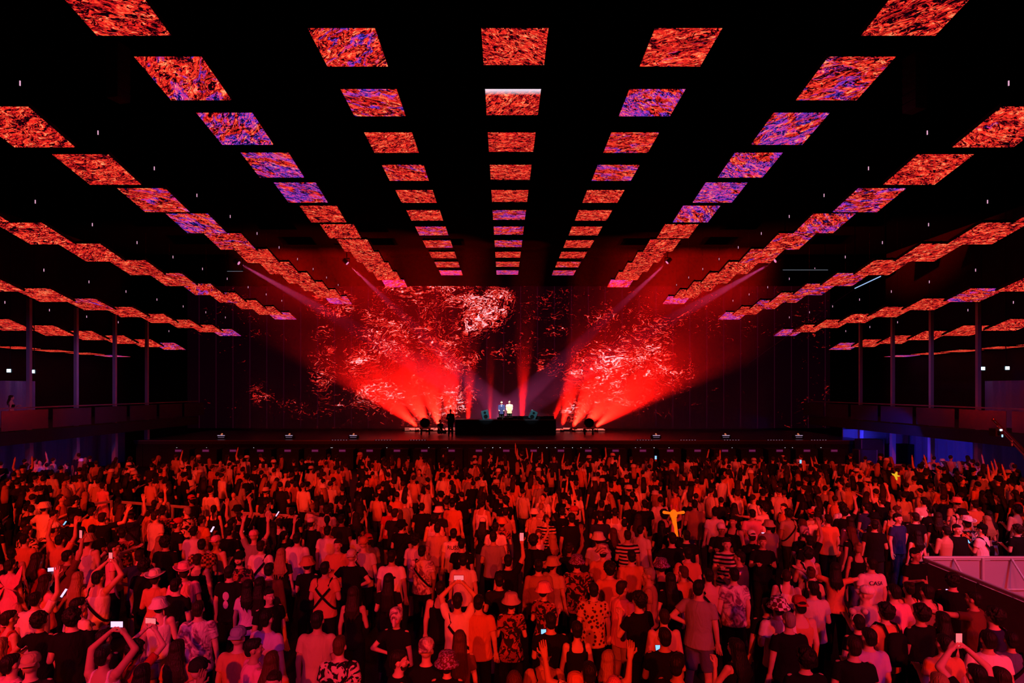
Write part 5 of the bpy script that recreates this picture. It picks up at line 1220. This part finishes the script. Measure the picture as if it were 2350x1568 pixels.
 (211, 1165, 'm', 0, 'dd', (T, 'orange'), ('trousers', 'black'), ('fade', 'brown'), None, (), 0, 'person in orange T-shirt at the near end of the left pen', None, None),
 (125, 1170, 'm', 30, 'pd', (T, 'orange'), ('trousers', 'black'), ('short', 'black'), None, (), 0, 'person in orange T-shirt with a blue-lit phone, far left', ('l', 'cold'), None),
 (2195, 1140, 'm', 0, 'dd', (T, 'beige'), ('trousers', 'black'), ('short', 'black'), ('bucket_hat', 'pink'), (), 0, 'person in pink bucket hat and beige T-shirt at far right', None, 'the far right pink hat'),
 (2236, 1148, 'm', 0, 'dd', (T, 'orange'), ('trousers', 'black'), ('short', 'black'), None, (), 0, 'person in orange T-shirt right of the far right pink hat', None, None),
 (2120, 1140, 'm', 0, 'bd', (T, 'white'), ('trousers', 'black'), ('short', 'black'), None, (), 0, 'person in white T-shirt left of the far right pink hat', None, None),
 (236, 1108, 'f', 0, 'bb', ('dress', 'pink'), None, ('bun', 'brown'), None, (), 0, 'person in pink dress with a hair bun, upper left', None, None),
 (1762, 1372, 'm', 0, 'dd', (T, 'black'), ('trousers', 'black'), ('short', 'black'), None, (), 0, 'person in black just left of the chequered bucket hat', None, None),
]
AB = {'d': 'down', 'b': 'bent', 'p': 'phone', 'u': 'up', 'h': 'hip', 'w': 'wide', 'r': 'reach', 'm': 'mouth', 'l': 'low', 'c': 'crossed', 'e': 'head'}
LM = []           # landmarks for the labels of the others: (x, y, phrase)
TAKEN = []; PHL = []
rnd = random.Random(7)
def armcode(c, k, ph):
    a = AB[c[k]]
    return 'upphone' if a == 'up' and ph and ph[0] == 'both' else a
for i, (px, py, sex, fc, arms, top, bot, hair, hat, extra, yaw, label, ph, lm) in enumerate(P):
    h = (1.77 if sex == 'm' else 1.68)+rnd.uniform(-.03, .04)
    hh = h+(.03 if hat else .0)
    x, y = head_xy(px, py, hh)
    if x > 8.5 and y > 11.7 and y < 13.3: x, y, h = x*13.3/y, 13.3, h-.08      # they stand beyond the pen
    who = person(x, y, 0, sex, fc, h, armcode(arms, 0, ph), armcode(arms, 1, ph), top, bot, hair, hat, yaw, 'step' if rnd.random() < .4 else 'stand', rnd.choice((0, 0, 0, 1)), extra, label, 'people on the dance floor')
    TAKEN.append((x, y))
    if lm: LM.append((x, y, lm))
    if ph:
        pl = {'cold': 'blue-lit phone', 'white': 'white-lit phone', 'stage': 'phone showing the red stage', 'warm': 'warm-lit phone'}[ph[1]]
        PHL.append((phone(who, ph[0], ph[1], 0 if 'u' in arms else -35, wide=rnd.random() < .4 and ph[0] == 'both', label=pl), pl, x, y, lm))

# giraffe balloon ------------------------------------------------------
gx, gy = head_xy(1575, 1216, 1.77)
g0 = Vector((gx-.18, gy+.05, 1.55)); g1 = W(1546, 1186, gy)
t = empty('giraffe_balloon', g0); tag(t, 'glowing orange long-necked giraffe balloon held above the crowd, right of centre', 'balloon')
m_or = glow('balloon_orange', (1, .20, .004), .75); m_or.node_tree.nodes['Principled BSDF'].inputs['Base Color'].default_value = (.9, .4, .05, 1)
d = g1-g0
m = MB(); m.tube((0, 0, 0), tuple(d), .035, .05, 14); m.build('neck', m_or, t, smooth=True)
m = MB(); m.ell(tuple(d+Vector((0, 0, .05))), (.075, .085, .10)); m.ell(tuple(d+Vector((-.01, -.06, -.03))), (.055, .06, .05)); m.build('head', m_or, t, smooth=True)
for q in (-1, 1):
    m = MB(); m.tube(tuple(d+Vector((q*.06, 0, .07))), tuple(d+Vector((q*.20, 0, .09))), .022, .034, 10); m.build('ear', m_or, t, smooth=True)
    m = MB(); m.tube(tuple(d+Vector((q*.03, 0, .12))), tuple(d+Vector((q*.05, 0, .20))), .014, .014, 8); m.ell(tuple(d+Vector((q*.05, 0, .22))), (.028, .028, .028), seg=10, rows=7); m.build('horn', plain('horn_pink', (.8, .15, .3), .3), t, smooth=True)
# small yellow balloon far right
p = W(2055, 1099, 21.5); t = empty('yellow_balloon', p); tag(t, 'small glowing star-shaped yellow balloon above the crowd at far right', 'balloon')
m = MB(); ring = []
for yy, s_ in ((-.05, .5), (-.03, .95), (.03, .95), (.05, .5)):
    a = np.linspace(0, 2*math.pi, 20, endpoint=False); r_ = .10+.07*np.cos(a*5)
    ring.append(np.stack([np.cos(a)*r_*s_, np.full(20, yy), np.sin(a)*r_*s_+.1], 1))
m.loft(ring); m.build('foil', glow('foil_yellow', (1, .55, .02), .8), t)
MB().tube((0, 0, -.02), (.03, 0, -1.0), .006, seg=6).build('stick', M_metal, t)

# ------------------------------------------------------------------ everybody else near the camera: one object each
def ok_spot(x, y, dmin):
    if x > 7.7 and y < 13.3: return False
    if -14.2 < x < -8.6 and 17.0 < y < 19.7: return False
    if -8.4 < x < -5.3 and 15.9 < y < 17.9: return False
    if abs(x+14.7) < 2.4 and y > 28.0 or (10.2 < x < 19.8 and y > 28.0): return False
    for a, b_ in TAKEN:
        if (a-x)**2+(b_-y)**2 < dmin*dmin: return False
    return True
LM += [(9.0, 12.8, 'the pen corner'), (-12.7, 19.3, 'the left pen corner'), (-6.8, 17.3, 'the short left barrier')]
def relation(x, y, skip=0):
    c = sorted(((a-x)**2+(b_-y)**2, a, b_, n) for a, b_, n in LM)[skip]
    dx, dy = x-c[1], y-c[2]
    dd = math.hypot(dx, dy); near = 'just ' if dd < 1.1 else ('' if dd < 2.4 else 'well ')
    if abs(dy) > abs(dx)*1.1: w_ = 'behind' if dy > 0 else 'in front of'
    else: w_ = 'right of' if dx > 0 else 'left of'
    return near+w_+' '+c[3]
for r_, pl, x, y, lm in PHL: r_['label'] = pl.replace('phone showing the red stage', 'phone showing the stage')+(' held at '+lm if lm else ' held '+relation(x, y))
N_IND = 296
tops_m = [((T, 'white'), 5), ((T, 'pale'), 3), ((T, 'orange'), 3), ((T, 'beige'), 2), ((T, 'pink'), 1), (('tank', 'white'), 2), ((T, 'black'), 26), ((T, 'charcoal'), 9), ((T, 'navy'), 2), (('shirt', 'floral'), 1), (('shirt', 'darkfloral'), 1), ((T, 'striped'), 1), ((T, 'red'), 1), (None, 2), ((T, 'grey'), 2), (('tank', 'black'), 2), (('shirt', 'tan'), 1)]
tops_f = [((T, 'white'), 2), ((T, 'pale'), 1), (('tank', 'white'), 2), (('tank', 'black'), 5), (('crop', 'white'), 2), (('crop', 'black'), 3), (('dress', 'black'), 2), (('dress', 'orange'), 1), (('tank', 'orange'), 2), ((T, 'black'), 13), (('tank', 'pink'), 1), ((T, 'red'), 1)]
def pick(lst):
    tot = sum(w_ for _, w_ in lst); r = rnd.uniform(0, tot)
    for v, w_ in lst:
        r -= w_
        if r <= 0: return v
    return lst[-1][0]
poses = [('dd', 8), ('bd', 5), ('db', 5), ('bb', 8), ('du', 1), ('uu', .5), ('hd', 1), ('dw', 1), ('pp', 2), ('rd', 1), ('lb', 1)]
cand = []
yy = 5.6
tries = 0
rc = random.Random(21)
while len(cand) < 4000:
    y = math.sqrt(rc.uniform(5.7**2, 27.6**2)); x = rc.uniform(-.87, .89)*y
    cand.append((x, y))
cand_near = sorted([c for c in cand if c[1] < 17.5], key=lambda c: c[1])
fill = []
rc.shuffle(cand)
for x, y in cand:
    if abs(x) > 21.0: continue
    if y > 26.0 and abs(x) > 11 and rc.random() < .6: continue
    if y < 10 and rc.random() < .12: continue
    if ok_spot(x, y, .67 if y < 13 else .60): TAKEN.append((x, y)); fill.append((x, y))
fill.sort(key=lambda c: c[1])
near = fill[:N_IND-len(P)]; far = fill[N_IND-len(P):]
SEEN = {}
ATTR = []
for x, y in near:
    sex = 'm' if rnd.random() < .68 else 'f'
    top = pick(tops_m if sex == 'm' else tops_f); arms = pick(poses)
    bot = (rnd.choice(('trousers', 'shorts')), rnd.choice(('black', 'black', 'charcoal', 'denim', 'tan'))) if sex == 'm' else (rnd.choice(('trousers', 'skirt', 'shorts')), rnd.choice(('black', 'black', 'charcoal', 'denim')))
    if top and top[0] == 'dress': bot = None
    hair = (rnd.choice(('short', 'short', 'fade', 'curly', 'buzz')), rnd.choice(('black', 'black', 'black', 'brown'))) if sex == 'm' else (rnd.choice(('long', 'verylong', 'wavy', 'bun', 'ponytail')), rnd.choice(('black', 'brown', 'brown', 'blond', 'auburn')))
    hat = None
    if rnd.random() < .14: hat = rnd.choice((('cap', 'black', 'backward'), ('cap', 'white'), ('cap', 'charcoal'), ('bucket_hat', 'white'), ('bucket_hat', 'black'), ('cap', 'red', 'backward'), ('bucket_hat', 'beige')))
    if hat and hair[0] in ('bun', 'curly'): hair = ('short', hair[1])
    fc = rnd.gauss(0, 22)
    if rnd.random() < .09: fc = rnd.uniform(100, 260)
    extra = ('strap' if rnd.random() < .5 else 'strap2',) if rnd.random() < .10 else ()
    tn = ('shirtless' if not top else 'in %s %s' % (CNAME[top[1]], {'tee': 'T-shirt', 'tank': 'tank top', 'crop': 'crop top'}.get(top[0], top[0])))
    hn = ('%s %s' % (CNAME[hat[1]], hat[0].replace('_', ' '))) if hat else {'short': 'short %s hair', 'fade': 'cropped %s hair', 'curly': 'curly %s hair', 'buzz': 'shaved %s hair', 'long': 'long %s hair', 'verylong': 'very long %s hair', 'wavy': 'wavy %s hair', 'bun': '%s hair bun', 'ponytail': '%s ponytail'}[hair[0]] % hair[1]
    lab = 'person %s, %s, %s' % (tn, hn, relation(x, y))
    k = 1
    while (lab in SEEN or len(lab.split()) > 16) and k < 6: lab = 'person %s, %s, %s' % (tn, hn, relation(x, y, k)); k += 1
    if len(lab.split()) > 16: lab = ' '.join(('person %s, %s' % (tn, relation(x, y, k % 3))).split()[:16])
    SEEN[lab] = 1
    h = (rnd.gauss(1.77, .06) if sex == 'm' else rnd.gauss(1.66, .05))
    ph = arms == 'pp'
    who = person(x, y, 0, sex, fc, h, AB[arms[0]], AB[arms[1]], top, bot, hair, hat, 0, rnd.choice(('stand', 'step')), rnd.choice((0, 0, 1, 1, 2)), extra, lab, 'people on the dance floor')
    if ph and rnd.random() < .8:
        phone(who, 'both', rnd.choice(('cold', 'white', 'stage')), -35, label='lit phone held by the person %s %s' % (tn, relation(x, y)) if len(('%s %s' % (tn, relation(x, y))).split()) < 11 else 'lit phone held up '+relation(x, y))
# a few more raised hands and phones further back come with the mass below

# ------------------------------------------------------------------ the rest of the crowd, several hundred people towards the stage, as one mass
mats = [SKIN[0], SKIN[1], HAIRC['black'], HAIRC['brown'], HAIRC['blond'], CLOTH['white'], CLOTH['pale'], CLOTH['orange'], CLOTH['black'], CLOTH['charcoal'], CLOTH['grey'], CLOTH['pink'], CLOTH['navy'], CLOTH['beige'], PH['cold'], PH['stage']]
def lowperson(sex, la, ra, skin, hairm, topm, botm, long_, hat):
    mb = MB(); T_ = TORSO[sex]; S = skeleton(sex, la, ra); k = 1.0 if sex == 'm' else .86
    mb.stack([(.86, T_[1][1]+.02, T_[1][2]+.02, 0, 0), (1.08, T_[3][1]+.02, T_[3][2]+.015, 0, 0), (1.28, T_[5][1]+.012, T_[5][2]+.012, 0, 0), (1.40, T_[6][1]+.01, T_[6][2], 0, -.005), (1.46, .12*k, .085, 0, -.01), (1.50, .07*k, .062, 0, -.008)], 12, mi=topm)
    mb.tube((0, 0, 1.47), (0, .01, 1.57), .05, .05, 8, mi=skin, dome=False)
    mb.ell((0, .012, 1.655), (.073, .090, .112), mi=skin, seg=10, rows=7); mb.tube((0, .095, 1.67), (0, .112, 1.64), .008, .014, 5, mi=skin)
    mb.ell((0, -.018, 1.695), (.080, .098, .092), mi=hairm, seg=10, rows=7)
    if long_: mb.stack([(1.28, .07, .025, 0, -.145), (1.42, .095, .04, 0, -.14), (1.58, .09, .055, 0, -.09), (1.68, .08, .06, 0, -.05)], 10, mi=hairm)
    if hat: mb.lathe([(.125, 1.70), (.10, 1.73), (.09, 1.79), (.03, 1.81), (.001, 1.812)], seg=12, sy=1.12, c=(0, -.01, 0), mi=hat)
    for side in (-1, 1):
        J = S[side]
        mid = J['sh']+(J['el']-J['sh'])*.55
        mb.tube(J['sh']*V3(.96, 1, 1), mid, .064*k, .058*k, 8, mi=topm); mb.tube(mid, J['el'], .046*k, .041*k, 7, mi=skin); mb.tube(J['el'], J['wr'], .041*k, .028, 7, mi=skin)
        mb.tube(J['wr'], J['palm'], .034, .036, 7, mi=skin, flat=.5); mb.tube(J['palm'], J['tip']+J['f']*.05, .03, .014, 6, mi=skin, flat=.5)
        h_, kn, an = legpts(side, 'stand')
        mb.tube(h_, kn, .10, .072, 8, mi=botm, dome=False); mb.tube(kn, an-V3(0, 0, .06), .072, .05, 8, mi=botm, dome=False)
    return mb
protos = []
rp = random.Random(9)
for i in range(64):
    sex = 'm' if rp.random() < .65 else 'f'
    a = ('uu', 'bu', 'ud', 'rb')[i//16] if i in (0, 16, 32) else rp.choice(('dd', 'bd', 'bb', 'db', 'dd', 'bb', 'lb'))
    topm = rp.choice((5, 6, 7, 7, 13, 8, 8, 8, 8, 8, 9, 9, 9, 10, 12, 0, 8, 8, 5))
    mb = lowperson(sex, AB[a[0]], AB[a[1]], rp.choice((0, 0, 1)), rp.choice((2, 2, 3)) if sex == 'm' else rp.choice((2, 3, 4)), topm, rp.choice((8, 9, 8, 12)), sex == 'f', rp.choice((0,)*12+(5, 8, 6)) )
    protos.append((np.concatenate(mb.v), mb.f, mb.mi, a))
VV, FF, MI, n0 = [], [], [], 0
for x, y in far:
    v, f, mi, a = protos[rp.randrange(64)]
    s_ = rp.gauss(.975, .035); ang = rp.gauss(0, .45) if rp.random() > .1 else rp.uniform(0, 6.28); c, sn = math.cos(ang), math.sin(ang)
    lean = rp.gauss(0, .05)
    q = v*s_
    xx = q[:, 0]+q[:, 2]*lean; q = np.stack([xx*c-q[:, 1]*sn+x, xx*sn+q[:, 1]*c+y, q[:, 2]], 1)
    VV.append(q); FF += [tuple(i+n0 for i in k) for k in f]; MI += mi; n0 += len(q)
    if rp.random() < .014:
        b_ = MB().box((x+rp.uniform(-.1, .1), y+.25, rp.uniform(1.5, 1.95)), (.075, .01, .14), mi=rp.choice((14, 15)))
        VV.append(b_.v[0]); FF += [tuple(i+n0 for i in k) for k in b_.f]; MI += b_.mi; n0 += 8
me = bpy.data.meshes.new('crowd'); me.from_pydata(np.concatenate(VV).tolist(), [], FF); me.polygons.foreach_set('material_index', np.array(MI, dtype=np.int32))
me.polygons.foreach_set('use_smooth', [True]*len(me.polygons)); me.update()
for m in mats: me.materials.append(m)
o = bpy.data.objects.new('crowd', me); COL.objects.link(o)
tag(o, 'dense mass of hundreds of dancing people between the barriers and the stage', 'crowd', kind='stuff')
print('PEOPLE', len(P), len(near), len(far), 'meshes cached', len(CACHE))
